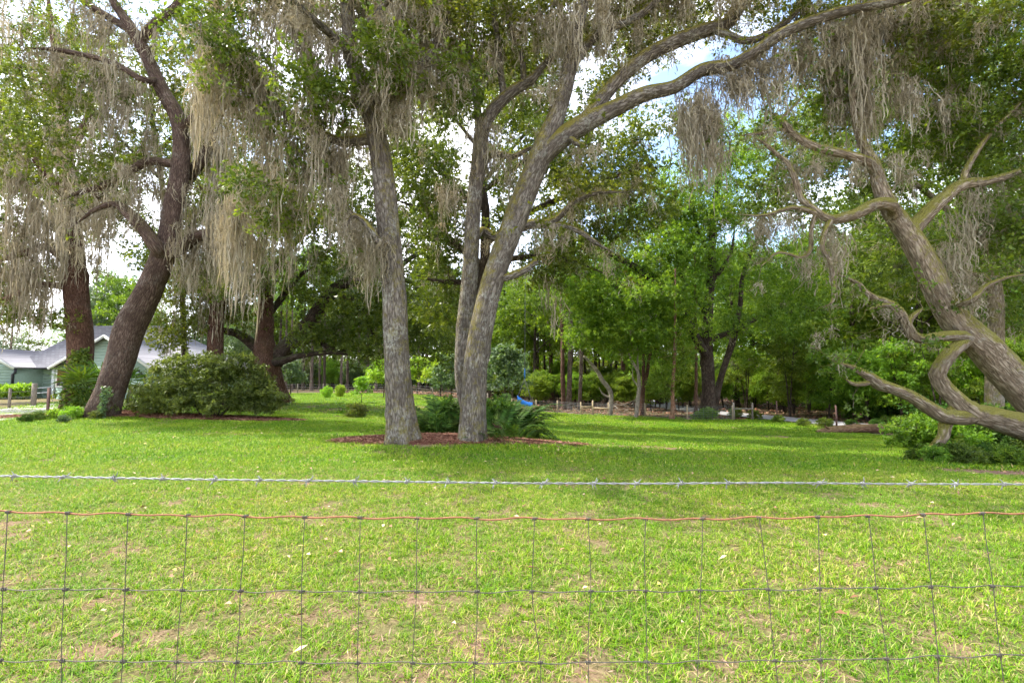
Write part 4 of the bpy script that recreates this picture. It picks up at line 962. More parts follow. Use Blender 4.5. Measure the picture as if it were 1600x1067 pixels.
back_oak('tall oak deep behind the central pair, its crown filling the gaps above them', 742, 30.0, 12, [[(744, 450, 12), (742, 350, 11), (748, 240, 9), (740, 130, 7), (736, 20, 4)],
    [(743, 330, 8), (690, 260, 6), (640, 200, 3)], [(745, 300, 8), (810, 220, 6), (870, 160, 3)], [(746, 230, 7), (680, 150, 5), (620, 90, 3)], [(742, 160, 6), (820, 90, 5), (900, 50, 3)], [(740, 100, 5), (680, 40, 3)]],
    [(660, 250, 60, 60, 20), (600, 170, 70, 60, 20), (690, 120, 70, 60, 22), (640, 40, 80, 50, 20), (780, 120, 60, 60, 20), (840, 200, 60, 50, 16), (860, 70, 80, 60, 24), (760, 20, 80, 50, 20), (960, 60, 70, 40, 14), (940, 150, 50, 40, 8), (540, 260, 50, 60, 14), (510, 330, 50, 40, 12), (1040, 60, 60, 40, 8)],
    [(660, 150, 60, 90, 10), (780, 60, 70, 90, 10), (600, 200, 50, 100, 8), (860, 60, 60, 80, 8), (700, 300, 30, 80, 4)], 'leaf_oak', .19, 1.0, mw=.036)
back_oak('tall moss-hung oak in the second row behind the dark leaning oak', 288, 34.0, 9, [[(286, 480, 9), (278, 400, 9), (256, 300, 9), (240, 200, 8), (236, 100, 4)],
    [(260, 400, 9), (310, 340, 7), (360, 290, 4)], [(258, 380, 9), (200, 330, 7), (150, 300, 4)], [(248, 280, 7), (190, 220, 5), (140, 180, 3)], [(244, 240, 7), (300, 180, 5), (340, 130, 3)]],
    [(180, 340, 70, 60, 22), (330, 330, 70, 60, 24), (150, 240, 70, 60, 18), (260, 200, 80, 70, 22), (350, 220, 70, 80, 22), (200, 120, 90, 60, 18), (430, 300, 60, 60, 14), (320, 100, 90, 60, 18), (420, 180, 70, 80, 16), (90, 180, 60, 60, 12)],
    [(330, 300, 50, 110, 10), (200, 300, 40, 90, 7), (160, 220, 40, 90, 6), (260, 220, 40, 90, 6), (420, 240, 40, 110, 8)], 'leaf_oak', .2, 1.05, mw=.04)
back_oak('mossy oak in the second row behind the brown vine-clad oak', 121, 36.0, 17, [[(118, 480, 15), (104, 400, 13), (72, 300, 10), (50, 200, 7), (30, 100, 4)],
    [(100, 390, 9), (20, 350, 7), (-50, 320, 4)], [(90, 350, 8), (120, 300, 6), (140, 280, 3)], [(62, 260, 7), (95, 200, 5), (120, 150, 3)], [(112, 440, 7), (40, 430, 6), (-30, 440, 3)]],
    [(10, 430, 60, 40, 18), (-40, 350, 70, 70, 22), (80, 300, 60, 60, 18), (20, 230, 80, 60, 20), (90, 170, 70, 60, 16), (-10, 130, 70, 70, 16), (40, 60, 90, 60, 18), (20, 490, 50, 30, 10), (130, 90, 60, 50, 10)],
    [(10, 330, 50, 120, 12), (70, 250, 40, 110, 9), (30, 150, 50, 90, 7), (-20, 420, 40, 90, 6)], 'leaf_oak', .21, 1.05, mw=.04)
back_oak('leafy oak behind the sprawling right-hand oak, crown filling the upper right', 1552, 22.0, 26, [[(1556, 480, 24), (1540, 400, 20), (1520, 300, 16), (1500, 200, 12), (1490, 100, 8), (1480, 0, 4)],
    [(1535, 380, 14), (1470, 320, 11), (1420, 280, 8), (1370, 250, 5)], [(1530, 350, 13), (1600, 280, 10), (1680, 240, 6)], [(1510, 250, 12), (1440, 180, 9), (1380, 140, 6), (1320, 120, 3)], [(1500, 190, 10), (1570, 110, 8), (1640, 60, 5)], [(1545, 430, 10), (1480, 420, 8), (1420, 400, 5)]],
    [(1400, 280, 70, 60, 34), (1320, 200, 70, 70, 30), (1480, 200, 80, 80, 40), (1590, 260, 80, 80, 40), (1580, 120, 80, 80, 36), (1420, 90, 90, 70, 34), (1300, 100, 70, 60, 22), (1260, 250, 60, 60, 20), (1470, 400, 60, 50, 24), (1580, 400, 70, 60, 28), (1370, 390, 60, 50, 18), (1500, 20, 100, 50, 24), (1220, 180, 50, 50, 12), (1600, 480, 60, 40, 16), (1290, 330, 50, 40, 12)],
    [(1400, 200, 60, 90, 8), (1480, 150, 70, 100, 9), (1560, 300, 50, 90, 7), (1330, 160, 40, 90, 6)], 'leaf_oak', .14, .72, bark='bark_moss')
# --- small trees and snags along the right-hand fence
def snag(name, label, px, py, limbs, bark, leafblobs=None, leaf=None):
    b = gp(px, py); t = Tree(name, label, b, bark, leaf or M['leaf_wood'], 'tree')
    for i, l in enumerate(limbs): t.limb(l, b[1], 'trunk' if i == 0 else 'limb', 0.15 if i == 0 else 0, 0.1)
    if leafblobs:
        f = cat_pts(*[blob(q[0], q[1], b[1] + .5, q[2], q[3], q[4], 1.5) for q in leafblobs])
        t.grow(f); t.foliage(f, 0.7, 10, 8, 0.15)
    t.finish(); return t
snag('dead_tree', 'pale bare crooked trunk bowing left at the fence', 953, 649, [[(953, 655, 8), (955, 632, 8), (953, 612, 7.5), (941, 594, 7), (931, 576, 6), (912, 556, 4)], [(952, 622, 3.5), (943, 616, 3), (936, 605, 2)]], M['bark_pale'])
snag('dead_tree', 'pale forked bare trunk right of the brush pile', 993, 652, [[(993, 658, 8), (996, 630, 7), (998, 600, 6), (996, 580, 5), (986, 562, 4), (980, 545, 2.5)], [(998, 608, 5), (997, 575, 4), (996, 540, 3)], [(997, 606, 4), (989, 592, 3), (988, 572, 2)]], M['bark_pale'])
snag('tree', 'slim brown tree standing just behind the pale forked trunk', 1004, 649, [[(1004, 656, 9), (1005, 610, 8), (1012, 580, 6), (1017, 545, 5), (1018, 500, 3)], [(1006, 605, 6), (1005, 560, 5), (1003, 510, 4)]], M['bark_brown'], [(1005, 545, 34, 45, 18)])
snag('tree', 'thin pale brown tree with flared foot in the fence line', 1050, 655, [[(1049, 664, 11), (1050, 640, 7), (1050, 600, 6), (1053, 550, 5), (1054, 480, 4), (1055, 420, 2.5)], [(1051, 620, 3), (1060, 655, 4)]], M['bark_log'], [(1040, 585, 32, 40, 20), (1062, 540, 30, 40, 16)])
snag('tree', 'thin dark straight trunk just left of the two-stemmed tree', 1087, 652, [[(1087, 662, 8), (1087, 600, 5.5), (1087, 540, 5), (1086, 460, 4), (1085, 400, 3)]], M['bark_brown'], [(1082, 450, 30, 50, 14)])
def trunkline(label, px, py, w, top, lean=0, bark='bark_brown', blobs_=None, name='tree'):
    return snag(name, label, px, py, [[(px, py + 6, w * 1.1), (px + lean * .3, py - 60, w), (px + lean * .6, py - 160, w * .85), (px + lean, top, w * .5)]], M[bark], blobs_)
trunkline('reddish trunk of a close pair behind the rail gate, the left one', 881, 640, 7.5, 380, -6, 'bark_brown', [(870, 420, 50, 60, 22)])
trunkline('greyish trunk of a close pair behind the rail gate, the right one', 888, 640, 9, 360, 6, 'bark_pine', [(895, 400, 50, 60, 22)])
trunkline('slim leaning trunk just behind the rail gate, right of the close pair', 905, 640, 6.5, 400, 10, 'bark_pine', [(920, 440, 40, 50, 16)])

# ------------------------------------------------------------------ background woods (shared meshes, each tree its own object)
def proto(kind, seed):
    """-> dict of meshes in local space, height about 1 unit = 1 m, built at real size"""
    global RS
    RS = np.random.RandomState(seed)
    o = {}
    class T0(Tree):
        def __init__(s):
            s.base = np.zeros(3); s.bark = None; s.leaf = None; s.nodes = []; s.hang = []; s.br = MB(); s.seed = seed; s.lv = [[], [], []]; s.ln = 0; s.ms = [[], [], []]; s.mn = 0; s.bn = []; s.tubes = MB()
        def limb_w(s, Cc, name='limb', flare=0.0, lump=0.06, step=None, sides=8, hang=True):
            R = spline(Cc, 0.6); 
            if flare: R[:, 3] *= 1 + flare * np.exp(-R[:, 2] / 0.6)
            V, Q, bk = tube(R[:, :3], R[:, 3], sides, lump, seed % 90); s.tubes.add(V, Q, None, bk); s.nodes.append(R); return R
    t = T0()
    if kind == 'hardwood':
        H = 15 + 5 * RS.rand(); lean = RS.normal(size=2) * 0.8
        t.limb_w([(0, 0, -0.5, 0.27), (0, 0, 1, 0.24), (lean[0] * .4, lean[1] * .4, H * .4, 0.19), (lean[0], lean[1], H * .9, 0.05)], 'trunk', 0.5)
        for i in range(7):
            z = H * (0.28 + 0.09 * i); a = RS.rand() * 6.28; L = (4.2 - 0.35 * i) * (0.8 + 0.4 * RS.rand())
            x0, y0 = lean * (z / H)
            t.limb_w([(x0, y0, z, 0.09), (x0 + math.cos(a) * L * .5, y0 + math.sin(a) * L * .5, z + L * .35, 0.06), (x0 + math.cos(a) * L, y0 + math.sin(a) * L, z + L * .55, 0.025)], 'limb', sides=5)
        n = 150; v = norm(RS.normal(size=(n, 3))) * (RS.rand(n) ** 0.35)[:, None]
        c = v * np.array([4.3, 4.3, H * 0.36]) + np.array([lean[0] * .6, lean[1] * .6, H * 0.63])
        lob = fbm(c[:, 0] * .4 + 20, c[:, 2] * .4 + c[:, 1] * .3 + 20, seed); c = c[lob > 0.36]
        t.grow(c, 0.012, 0.9); t.foliage(c, 1.0, 15, 9, 0.24)
    elif kind == 'pine':
        H = 22 + 3 * RS.rand()
        t.limb_w([(0, 0, -0.5, 0.24), (0, 0, 1, 0.22), (0.2, 0, H * .5, 0.17), (0.3, 0.1, H, 0.03)], 'trunk', 0.3)
        n = 80; zz = H * (0.62 + 0.36 * RS.rand(n)); a = RS.rand(n) * 6.28; r = (0.5 + 2.6 * RS.rand(n)) * (1.15 - (zz / H - .62) * 1.9)
        c = np.stack([np.cos(a) * r, np.sin(a) * r, zz], -1)
        t.grow(c, 0.012, 0.9); t.foliage(c, 0.7, 12, 8, 0.22, flat=0.5)
    elif kind == 'understory':
        H = 6 + 2 * RS.rand()
        for k_ in range(3):
            a = RS.rand() * 6.28; L = 0.5 + RS.rand()
            t.limb_w([(0, 0, -0.3, 0.07), (math.cos(a) * L * .4, math.sin(a) * L * .4, H * .4, 0.05), (math.cos(a) * L, math.sin(a) * L, H * .85, 0.015)], 'trunk', 0.3, sides=6)
        n = 95; v = norm(RS.normal(size=(n, 3))) * (RS.rand(n) ** 0.4)[:, None]
        c = v * np.array([2.5, 2.5, H * 0.40]) + np.array([0, 0, H * 0.58])
        lob = fbm(c[:, 0] * .6 + 20, c[:, 2] * .6 + c[:, 1] * .4 + 20, seed); c = c[lob > 0.38]
        t.grow(c, 0.008, 0.6); t.foliage(c, 0.65, 15, 9, 0.18, flat=0.45, upbias=0.7)
    elif kind == 'shrub':
        H = 1.6
        for k_ in range(5):
            a = k_ * 1.25 + RS.rand(); 
            t.limb_w([(0, 0, -0.15, 0.03), (math.cos(a) * .3, math.sin(a) * .3, H * .4, 0.02), (math.cos(a) * .8, math.sin(a) * .8, H * .8, 0.008)], 'stem', 0, sides=5)
        n = 60; v = norm(RS.normal(size=(n, 3))) * (RS.rand(n) ** 0.4)[:, None]; v[:, 2] = v[:, 2] * .5 + .5
        c = v * np.array([1.25, 1.25, H])
        t.grow(c, 0.004, 0.4); t.foliage(c, 0.32, 11, 8, 0.125, flat=0.6)
    elif kind == 'sapling':
        H = 3.4
        t.limb_w([(0, 0, -0.2, 0.045), (0.05, 0, H * .5, 0.03), (0.1, 0.05, H, 0.01)], 'trunk', 0.2, sides=6)
        n = 60; zz = H * (0.35 + 0.65 * RS.rand(n)); a = RS.rand(n) * 6.28; r = 1.5 * RS.rand(n) ** .6 * (1.2 - zz / H * .75)
        c = np.stack([np.cos(a) * r, np.sin(a) * r, zz], -1)
        t.grow(c, 0.005, 0.5); t.foliage(c, 0.42, 9, 8, 0.16, flat=0.5, upbias=0.7)
    V = np.concatenate(t.tubes.V + t.br.V); Q = []; off = 0
    Q = [q for q in t.tubes.Q] + [q + t.tubes.n for q in t.br.Q]
    o['trunk'] = newmesh('trunk', V, [np.concatenate(Q)], M['bark_dark'], {'bark': ('FLOAT_VECTOR', np.concatenate(t.tubes.A + t.br.A))})
    o['crown'] = newmesh('crown', np.concatenate(t.lv[0]), [np.concatenate(t.lv[1])], M['leaf_wood'], {'tint': ('FLOAT', np.concatenate(t.lv[2]))}, False)
    return o
PR = {'hardwood': [proto('hardwood', s_) for s_ in (11, 12, 13, 14)], 'pine': [proto('pine', s_) for s_ in (21, 22)], 'understory': [proto('understory', s_) for s_ in (31, 32, 33)], 'shrub': [proto('shrub', s_) for s_ in (41, 42, 43)], 'sapling': [proto('sapling', s_) for s_ in (51, 52)]}
RS = np.random.RandomState(99)
def paint(o, mat):
    o.material_slots[0].link = 'OBJECT'; o.material_slots[0].material = mat
    return o
def plant(kind, x, y, s=1.0, label='', group=None, cat='tree', name='woodland_tree', leaf='leaf_wood', bark='bark_dark', sz=None, v=None, part=('trunk', 'crown')):
    pr = PR[kind][RS.randint(len(PR[kind])) if v is None else v]
    e = empty(name, (x, y, float(gz(x, y))), label, cat, group, RS.rand() * 6.28)
    e.scale = (s, s, sz or s)
    paint(link(part[0], pr['trunk'], e), M[bark])
    paint(link(part[1], pr['crown'], e, kind='stuff'), M[leaf])
    return e
def px_x(px, Y): return on_ground(px, Y)[0]
# right-hand woods beyond the road
for px, Y, s_, kd in [(1150, 52, 1.1, 0), (1215, 46, .95, 1), (1275, 55, 1.15, 0), (1330, 42, 1.0, 2), (1385, 50, 1.15, 1), (1440, 38, 1.0, 3), (1500, 46, 1.2, 0), (1555, 36, 1.05, 2), (1620, 44, 1.2, 1), (1680, 34, 1.1, 3), (1740, 45, 1.2, 0), (1100, 62, 1.2, 2), (1180, 66, 1.25, 3), (1250, 70, 1.3, 1), (1340, 64, 1.3, 0), (1430, 62, 1.3, 2), (1520, 60, 1.3, 3), (1600, 58, 1.3, 0), (1700, 60, 1.3, 1)]:
    plant('hardwood', px_x(px, Y), Y, s_, 'tall leafy tree in the dense woods across the road on the right', 'woodland trees across the road', v=kd)
for px, Y, s_ in [(1165, 44, .8), (1195, 40, .75), (1232, 38, .85), (1262, 43, .9), (1292, 36, .75), (1322, 38, .85), (1352, 33, .75), (1378, 40, .9), (1408, 31, .8), (1436, 36, .8), (1466, 29, .75), (1495, 34, .85), (1530, 30, .8), (1565, 28, .75), (1600, 33, .9), (1640, 28, .85), (1680, 27, .9), (1242, 50, 1.0), (1310, 48, 1.0), (1400, 46, 1.0), (1480, 42, 1.0)]:
    x = px_x(px, Y)
    if road_d(np.array([x]), np.array([Y]))[0] < 2.6: x += 2.2
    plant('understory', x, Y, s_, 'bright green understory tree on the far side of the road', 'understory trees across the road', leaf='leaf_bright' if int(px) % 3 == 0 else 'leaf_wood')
# woods behind the right-hand fence (middle)
for px, Y, s_, kd, br_ in [(790, 62, 1.0, 0, 'bark_dark'), (835, 56, .95, 1, 'bark_dark'), (862, 66, 1.1, 2, 'bark_brown'), (930, 60, 1.05, 3, 'bark_dark'), (975, 54, 1.0, 0, 'bark_brown'), (1030, 58, 1.1, 1, 'bark_dark'), (1070, 66, 1.15, 2, 'bark_dark'), (760, 72, 1.1, 3, 'bark_dark'), (815, 76, 1.2, 0, 'bark_brown'), (890, 78, 1.25, 1, 'bark_dark'), (955, 76, 1.25, 2, 'bark_dark'), (1020, 80, 1.3, 3, 'bark_dark'), (720, 80, 1.2, 1, 'bark_dark')]:
    plant('hardwood', px_x(px, Y), Y, s_, 'tall leafy tree in the woods behind the wire fence at centre right', 'woodland trees behind the centre-right fence', v=kd, bark=br_)
for px, Y, s_ in [(845, 52, .6), (868, 58, .7), (898, 56, .6), (925, 50, .55), (948, 60, .7), (968, 52, .6), (1022, 50, .7), (1040, 46, .65), (1066, 50, .7), (1085, 46, .6), (880, 66, .8), (1000, 64, .9), (790, 58, .7), (812, 64, .8), (765, 62, .7)]:
    plant('understory', px_x(px, Y), Y, s_, 'light green understory tree in the woods behind the wire fence', 'understory trees behind the centre-right fence')
for i, (px, Y, s_, sz_) in enumerate([(838, 50, .62, .5), (866, 53, .6, .5), (900, 51, .62, .55), (922, 56, .6, .5), (946, 52, .55, .45), (978, 50, .6, .5), (1016, 46, .6, .5), (1030, 50, .7, .6), (1060, 46, .62, .55), (1078, 52, .75, .65), (1096, 47, .6, .5), (1130, 50, .7, .6), (1152, 56, .8, .7), (1178, 50, .7, .6), (1200, 47, .65, .55), (1224, 43, .6, .5)]):
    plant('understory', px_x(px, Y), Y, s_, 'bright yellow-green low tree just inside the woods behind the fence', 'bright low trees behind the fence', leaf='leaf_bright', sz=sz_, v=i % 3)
# thin bare trunks in the gloom behind the fence
for i, (px, Y, s_) in enumerate([(840, 58, .62), (852, 64, .7), (915, 62, .7), (937, 66, .7), (962, 62, .65), (972, 68, .7), (1012, 60, .6), (860, 74, .8), (942, 74, .8), (986, 58, .55), (826, 66, .7)]):
    plant('pine', px_x(px, Y), Y, s_, 'thin dark straight trunk deep in the woods behind the fence', 'thin trunks behind the centre-right fence', name='pine_tree', v=i % 2)
# woods beyond the far lawn (left centre)
for i, (px, Y, s_) in enumerate([(436, 78, .95), (447, 82, 1.0), (456, 76, .9), (474, 80, 1.0), (487, 78, 1.05), (500, 84, 1.0), (507, 77, .95), (533, 80, 1.0), (543, 86, 1.0), (575, 80, 1.0), (588, 84, 1.0), (655, 80, .95), (668, 86, 1.0), (690, 84, 1.0), (705, 90, 1.0), (420, 86, 1.0), (560, 92, 1.05)]):
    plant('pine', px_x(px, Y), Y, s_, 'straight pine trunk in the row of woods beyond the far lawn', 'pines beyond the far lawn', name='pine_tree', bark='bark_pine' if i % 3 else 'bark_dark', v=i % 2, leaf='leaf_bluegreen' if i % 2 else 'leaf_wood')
for i, (px, Y, s_) in enumerate([(425, 90, 1.0), (470, 94, 1.1), (520, 96, 1.05), (570, 98, 1.1), (620, 94, 1.05), (660, 98, 1.1), (700, 96, 1.1), (745, 92, 1.1), (380, 92, 1.0)]):
    plant('hardwood', px_x(px, Y), Y, s_, 'leafy tree at the back of the woods beyond the far lawn', 'woodland trees beyond the far lawn', v=i % 4)
for i, (px, Y, s_) in enumerate([(428, 84, .75), (462, 86, .7), (492, 88, .7), (520, 83, .75), (548, 88, .8), (580, 90, .8), (612, 86, .75), (640, 88, .75), (672, 84, .8), (704, 86, .85), (740, 82, .85), (770, 80, .9)]):
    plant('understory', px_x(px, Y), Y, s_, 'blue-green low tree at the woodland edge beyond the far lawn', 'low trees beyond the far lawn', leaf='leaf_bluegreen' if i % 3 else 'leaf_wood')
for i in range(46):
    px = 395 + i * 29 + RS.uniform(-8, 8); Y = RS.uniform(104, 124)
    plant('hardwood' if i % 3 else 'understory', px_x(px, Y), Y, RS.uniform(1.05, 1.3) if i % 3 else RS.uniform(1.2, 1.6), 'far tree in the last dense row at the back of the woods', 'last row of woodland trees', v=i % 3)
for i in range(26):
    px = 405 + i * 27 + RS.uniform(-8, 8); Y = RS.uniform(92, 102) if px < 760 else RS.uniform(70, 90)
    plant('understory', px_x(px, Y), Y, RS.uniform(.7, 1.0), 'low leafy tree deep in the woods behind the fences', 'low trees deep in the woods', sz=RS.uniform(.6, .8), v=i % 3)
for i in range(54):
    px = 392 + i * 24 + RS.uniform(-8, 8); Y = RS.uniform(96, 118) if px < 800 else RS.uniform(84, 104)
    plant('shrub', px_x(px, Y), Y, RS.uniform(2.8, 3.8) if px < 790 else RS.uniform(4.0, 5.2), 'dense low thicket bush closing the view at the back of the woods', 'thicket at the back of the woods', cat='bush', name='bush', part=('stem', 'foliage'), leaf='leaf_dark' if i % 2 else 'leaf_wood', v=i % 3)
# behind the house
for i, (px, Y, s_) in enumerate([(-60, 70, .6), (5, 66, .5), (40, 74, .5), (150, 72, 1.0), (205, 70, 1.05), (170, 82, 1.25), (255, 74, .65), (300, 72, .72), (340, 76, .8), (370, 70, .7), (110, 78, .7), (-120, 74, .8)]):
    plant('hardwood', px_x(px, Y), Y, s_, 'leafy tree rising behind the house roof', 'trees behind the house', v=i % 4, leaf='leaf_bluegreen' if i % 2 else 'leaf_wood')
plant('pine', px_x(12, 60), 60, .6, 'grey pine trunk behind the house at the far left edge', name='pine_tree', bark='bark_pine')
# bright lime trees in the sun beyond the lawn
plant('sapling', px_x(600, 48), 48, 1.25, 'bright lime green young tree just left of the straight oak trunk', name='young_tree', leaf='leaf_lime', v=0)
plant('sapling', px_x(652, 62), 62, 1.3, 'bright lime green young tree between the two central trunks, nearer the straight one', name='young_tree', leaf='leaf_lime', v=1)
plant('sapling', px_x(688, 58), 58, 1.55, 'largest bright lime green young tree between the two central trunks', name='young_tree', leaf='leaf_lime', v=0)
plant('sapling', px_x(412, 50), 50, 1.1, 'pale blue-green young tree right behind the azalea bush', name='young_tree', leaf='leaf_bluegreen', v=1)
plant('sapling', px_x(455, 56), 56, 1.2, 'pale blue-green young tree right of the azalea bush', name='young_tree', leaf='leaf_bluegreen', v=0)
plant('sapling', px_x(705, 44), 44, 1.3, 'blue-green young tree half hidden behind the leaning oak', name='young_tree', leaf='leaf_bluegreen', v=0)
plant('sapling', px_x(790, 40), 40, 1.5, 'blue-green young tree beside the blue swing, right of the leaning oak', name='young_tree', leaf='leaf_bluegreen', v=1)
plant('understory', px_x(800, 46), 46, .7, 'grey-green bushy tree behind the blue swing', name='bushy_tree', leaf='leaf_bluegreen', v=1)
for i, (px, py, s_) in enumerate([(510, 622, .5), (532, 620, .55)]):
    b = gp(px, py); plant('shrub', b[0], b[1], s_ * .8, ['small yellow-green sapling standing left on the sunny lawn', 'small yellow-green sapling standing right on the sunny lawn'][i], name='sapling', leaf='leaf_lime', v=i, sz=s_ * 1.3)

# ------------------------------------------------------------------ shrubs and low plants
# azalea
bz = gp(330, 653); y = bz[1] + 0.5; bz = on_ground(330, y)
Z = Tree('azalea_bush', 'wide rounded azalea bush in the mulch right of the dark leaning oak', bz, M['bark_dark'], M['leaf_azalea'], 'bush')
for i in range(11):
    a = RS.uniform(-1, 1); c0 = bz + np.array([a * 0.35, RS.uniform(-.25, .25), -0.1]); tip = bz + np.array([a * 2.1, RS.uniform(-.9, .9), 1.0 + 0.9 * (1 - abs(a)) * RS.rand()])
    Z.limb_w([[*c0, 0.035], [*(c0 * .5 + tip * .5 + np.array([0, 0, .15])), 0.025], [*tip, 0.008]], 'stem', sides=6)
n = 560; v = norm(RS.normal(size=(n, 3))) * (0.35 + 0.65 * RS.rand(n) ** 0.5)[:, None]; v[:, 2] = np.abs(v[:, 2])
fz = bz + v * np.array([2.85, 1.5, 2.35]) * (0.82 + 0.36 * fbm(v[:, 0] * 2.5 + 7, v[:, 2] * 2.5 + v[:, 1] + 7, 4))[:, None] + np.array([0, 0, 0.28])
fz = fz[(fz[:, 2] - bz[2] > 0.08 + 0.25 * RS.rand(len(fz)))]
fz = cat_pts(fz, bz + np.array([-2.3, 0, 0.5]) + RS.normal(size=(30, 3)) * np.array([.45, .5, .25]), bz + np.array([2.4, 0.1, 0.75]) + RS.normal(size=(24, 3)) * np.array([.35, .4, .22]))
Z.grow(fz, 0.004, 0.3, 0.05, 0.006); Z.foliage(fz, 0.28, 11, 8, 0.095, flat=0.5, upbias=0.65, tri=True); Z.finish()
# lime low shrub at the left foot of the azalea
b = gp(228, 640); plant('shrub', b[0], b[1] + .6, .75, 'bright yellow-green low shrub at the left foot of the azalea', cat='bush', name='bush', leaf='leaf_lime', part=('stem', 'foliage'), v=0)
b = gp(556, 652); plant('shrub', b[0], b[1], .42, 'small dark lone shrub on the lawn left of the straight oak', cat='bush', name='bush', leaf='leaf_dark', part=('stem', 'foliage'), v=1)
b = gp(565, 630); plant('sapling', b[0], b[1], .55, 'spindly open sapling behind the small dark shrub', cat='tree', name='sapling', leaf='leaf_lime', v=1)
# fern-like cycad clump behind the leaning oak
def frond_mesh(seed, L=1.35, n=26):
    r = np.random.RandomState(seed); m = MB(); t = np.linspace(0, 1, 9)
    sp_ = np.stack([L * (0.15 * t + 0.80 * t ** 1.3), np.zeros(9), L * (1.2 * t - 0.72 * t ** 2.6)], -1)
    def at(u): return np.array([np.interp(u, t, sp_[:, i]) for i in range(3)])
    V, Q, bk = tube(sp_, np.linspace(0.009, 0.003, 9), 4); m.add(V, Q, None, np.full(len(V), 0.35))
    for i in range(n):
        u = 0.16 + 0.84 * i / (n - 1); c = at(u); d = norm(at(min(1, u + .03)) - at(u - .03))
        for s in (-1, 1):
            l = 0.235 * math.sin(math.pi * min(1, 0.18 + u * 0.86)) * r.uniform(.85, 1.15) + 0.03; w = 0.027
            dr = norm(d * 0.55 + np.array([0, s, 0]) + np.array([0, 0, -0.12 + r.normal() * 0.12])); up = norm(np.cross(dr, d)) ; wv = norm(np.cross(up, dr))
            ti = np.clip(0.45 + r.normal() * 0.2, 0, 1)
            m.add([c, c + dr * l * .45 + wv * w, c + dr * l, c + dr * l * .45 - wv * w], [[0, 1, 2, 3]], None, np.full(4, ti))
    V = np.concatenate(m.V)
    return newmesh('frond', V, [np.concatenate(m.Q)], M['leaf_fern'], {'tint': ('FLOAT', np.concatenate(m.A))}, False)
FR = [frond_mesh(s_) for s_ in range(5)]
def fern(label, base, n, rad, smin, smax, name='fern_bush', group=None, tilt=(-0.5, 0.75), back=False):
    e = empty(name, base, label, 'bush', group)
    if back:
        f_ = paint(link('foliage', PR['shrub'][n % 3]['crown'], e, (0, .15, 0), (0, 0, n), (rad * .95, rad * .8, .62 + .12 * rad), kind='stuff'), M['leaf_fern'])
    for i in range(n):
        a = RS.rand() * 6.283; rr = rad * RS.rand() ** .6; s_ = RS.uniform(smin, smax)
        dx, dy = rr * math.cos(a), rr * math.sin(a)
        ang = a + RS.normal() * 0.5
        if back and math.sin(ang) < -0.25: ang = -ang
        link('frond', FR[i % 5], e, (dx, dy, 0.02 + float(gz(base[0] + dx, base[1] + dy)) - base[2]), (RS.normal() * .15, RS.uniform(*tilt) * -0.7 + 0.25 * (rr / max(rad, .01)), ang), s_)
    return e
fb = on_ground(695, 14.6); fern('dark green fern-like clump behind the leaning oak, the part left of its trunk', fb, 130, 0.5, 0.5, 1.05, tilt=(-0.9, 0.9), back=True)
fb = on_ground(779, 14.5); fern('dark green fern-like clump behind the leaning oak, the larger part right of its trunk', fb, 220, 0.72, 0.5, 1.08, tilt=(-0.9, 0.8), back=True)
b = gp(800, 690); fern('light green fern tuft at the right foot of the leaning oak', b, 26, 0.42, 0.3, 0.5, 'fern')
b = gp(756, 690); fern('small low fern against the foot of the leaning oak', b, 14, 0.3, 0.2, 0.32, 'fern')
# dead wood by the leaning oak
b = gp(778, 686); e = empty('dead_wood', b, 'small heap of broken brown wood at the foot of the leaning oak', 'wood')
for i in range(7):
    m = MB(); a = RS.uniform(0, 6.28); L = RS.uniform(.25, .5); c = np.array([RS.normal() * .16, RS.normal() * .1, 0.05 + 0.05 * i]); d = np.array([math.cos(a), math.sin(a) * .6, RS.uniform(-.3, .5)]) * L / 2
    m.tube([c - d, c + RS.normal(size=3) * .03, c + d], [0.018, 0.024, 0.008], 6); m.build('piece', M['bark_brown'], e, smooth=True)
# saw palmetto behind the leaning dark oak
def fan_mesh(seed):
    r = np.random.RandomState(seed); m = MB()
    V, Q, bk = tube([(0, 0, 0), (0.12, 0, .45), (0.38, 0, .85)], [0.012, .01, .008], 4); m.add(V, Q, None, np.full(len(V), .5))
    c = np.array([.38, 0, .85]); fw = norm(np.array([.6, 0, .55])); sd = np.array([0, 1.0, 0]); up = np.cross(fw, sd)
    for i in range(17):
        a = (i - 8) / 8 * 1.75; d = norm(fw * math.cos(a) + sd * math.sin(a) + up * 0.12 * r.normal()); l = 0.62 * (1 - 0.12 * abs(a)) * r.uniform(.9, 1.1); w = norm(np.cross(d, up)) * 0.02
        ti = np.clip(.6 + r.normal() * .2, 0, 1)
        m.add([c, c + d * l * .5 + w, c + d * l + np.array([0, 0, -.06]), c + d * l * .5 - w], [[0, 1, 2, 3]], None, np.full(4, ti))
    return newmesh('fan_leaf', np.concatenate(m.V), [np.concatenate(m.Q)], M['leaf_fern'], {'tint': ('FLOAT', np.concatenate(m.A))}, False)
FAN = [fan_mesh(s_) for s_ in range(3)]
def palmetto(label, base, n, s0, s1, group=None):
    e = empty('saw_palmetto', base, label, 'plant', group)
    for i in range(n): link('fan_leaf', FAN[i % 3], e, (RS.normal() * .1, RS.normal() * .1, -0.02), (RS.normal() * .12, RS.uniform(-.35, .45), RS.rand() * 6.28), RS.uniform(s0, s1))
palmetto('saw palmetto with fan leaves between the brown oak and the dark leaning oak', on_ground(148, 21.8), 16, 1.35, 2.0)
palmetto('tall fan palm leaves showing right of the dark leaning oak, before the garage', on_ground(203, 24.5) , 6, 1.7, 2.0)
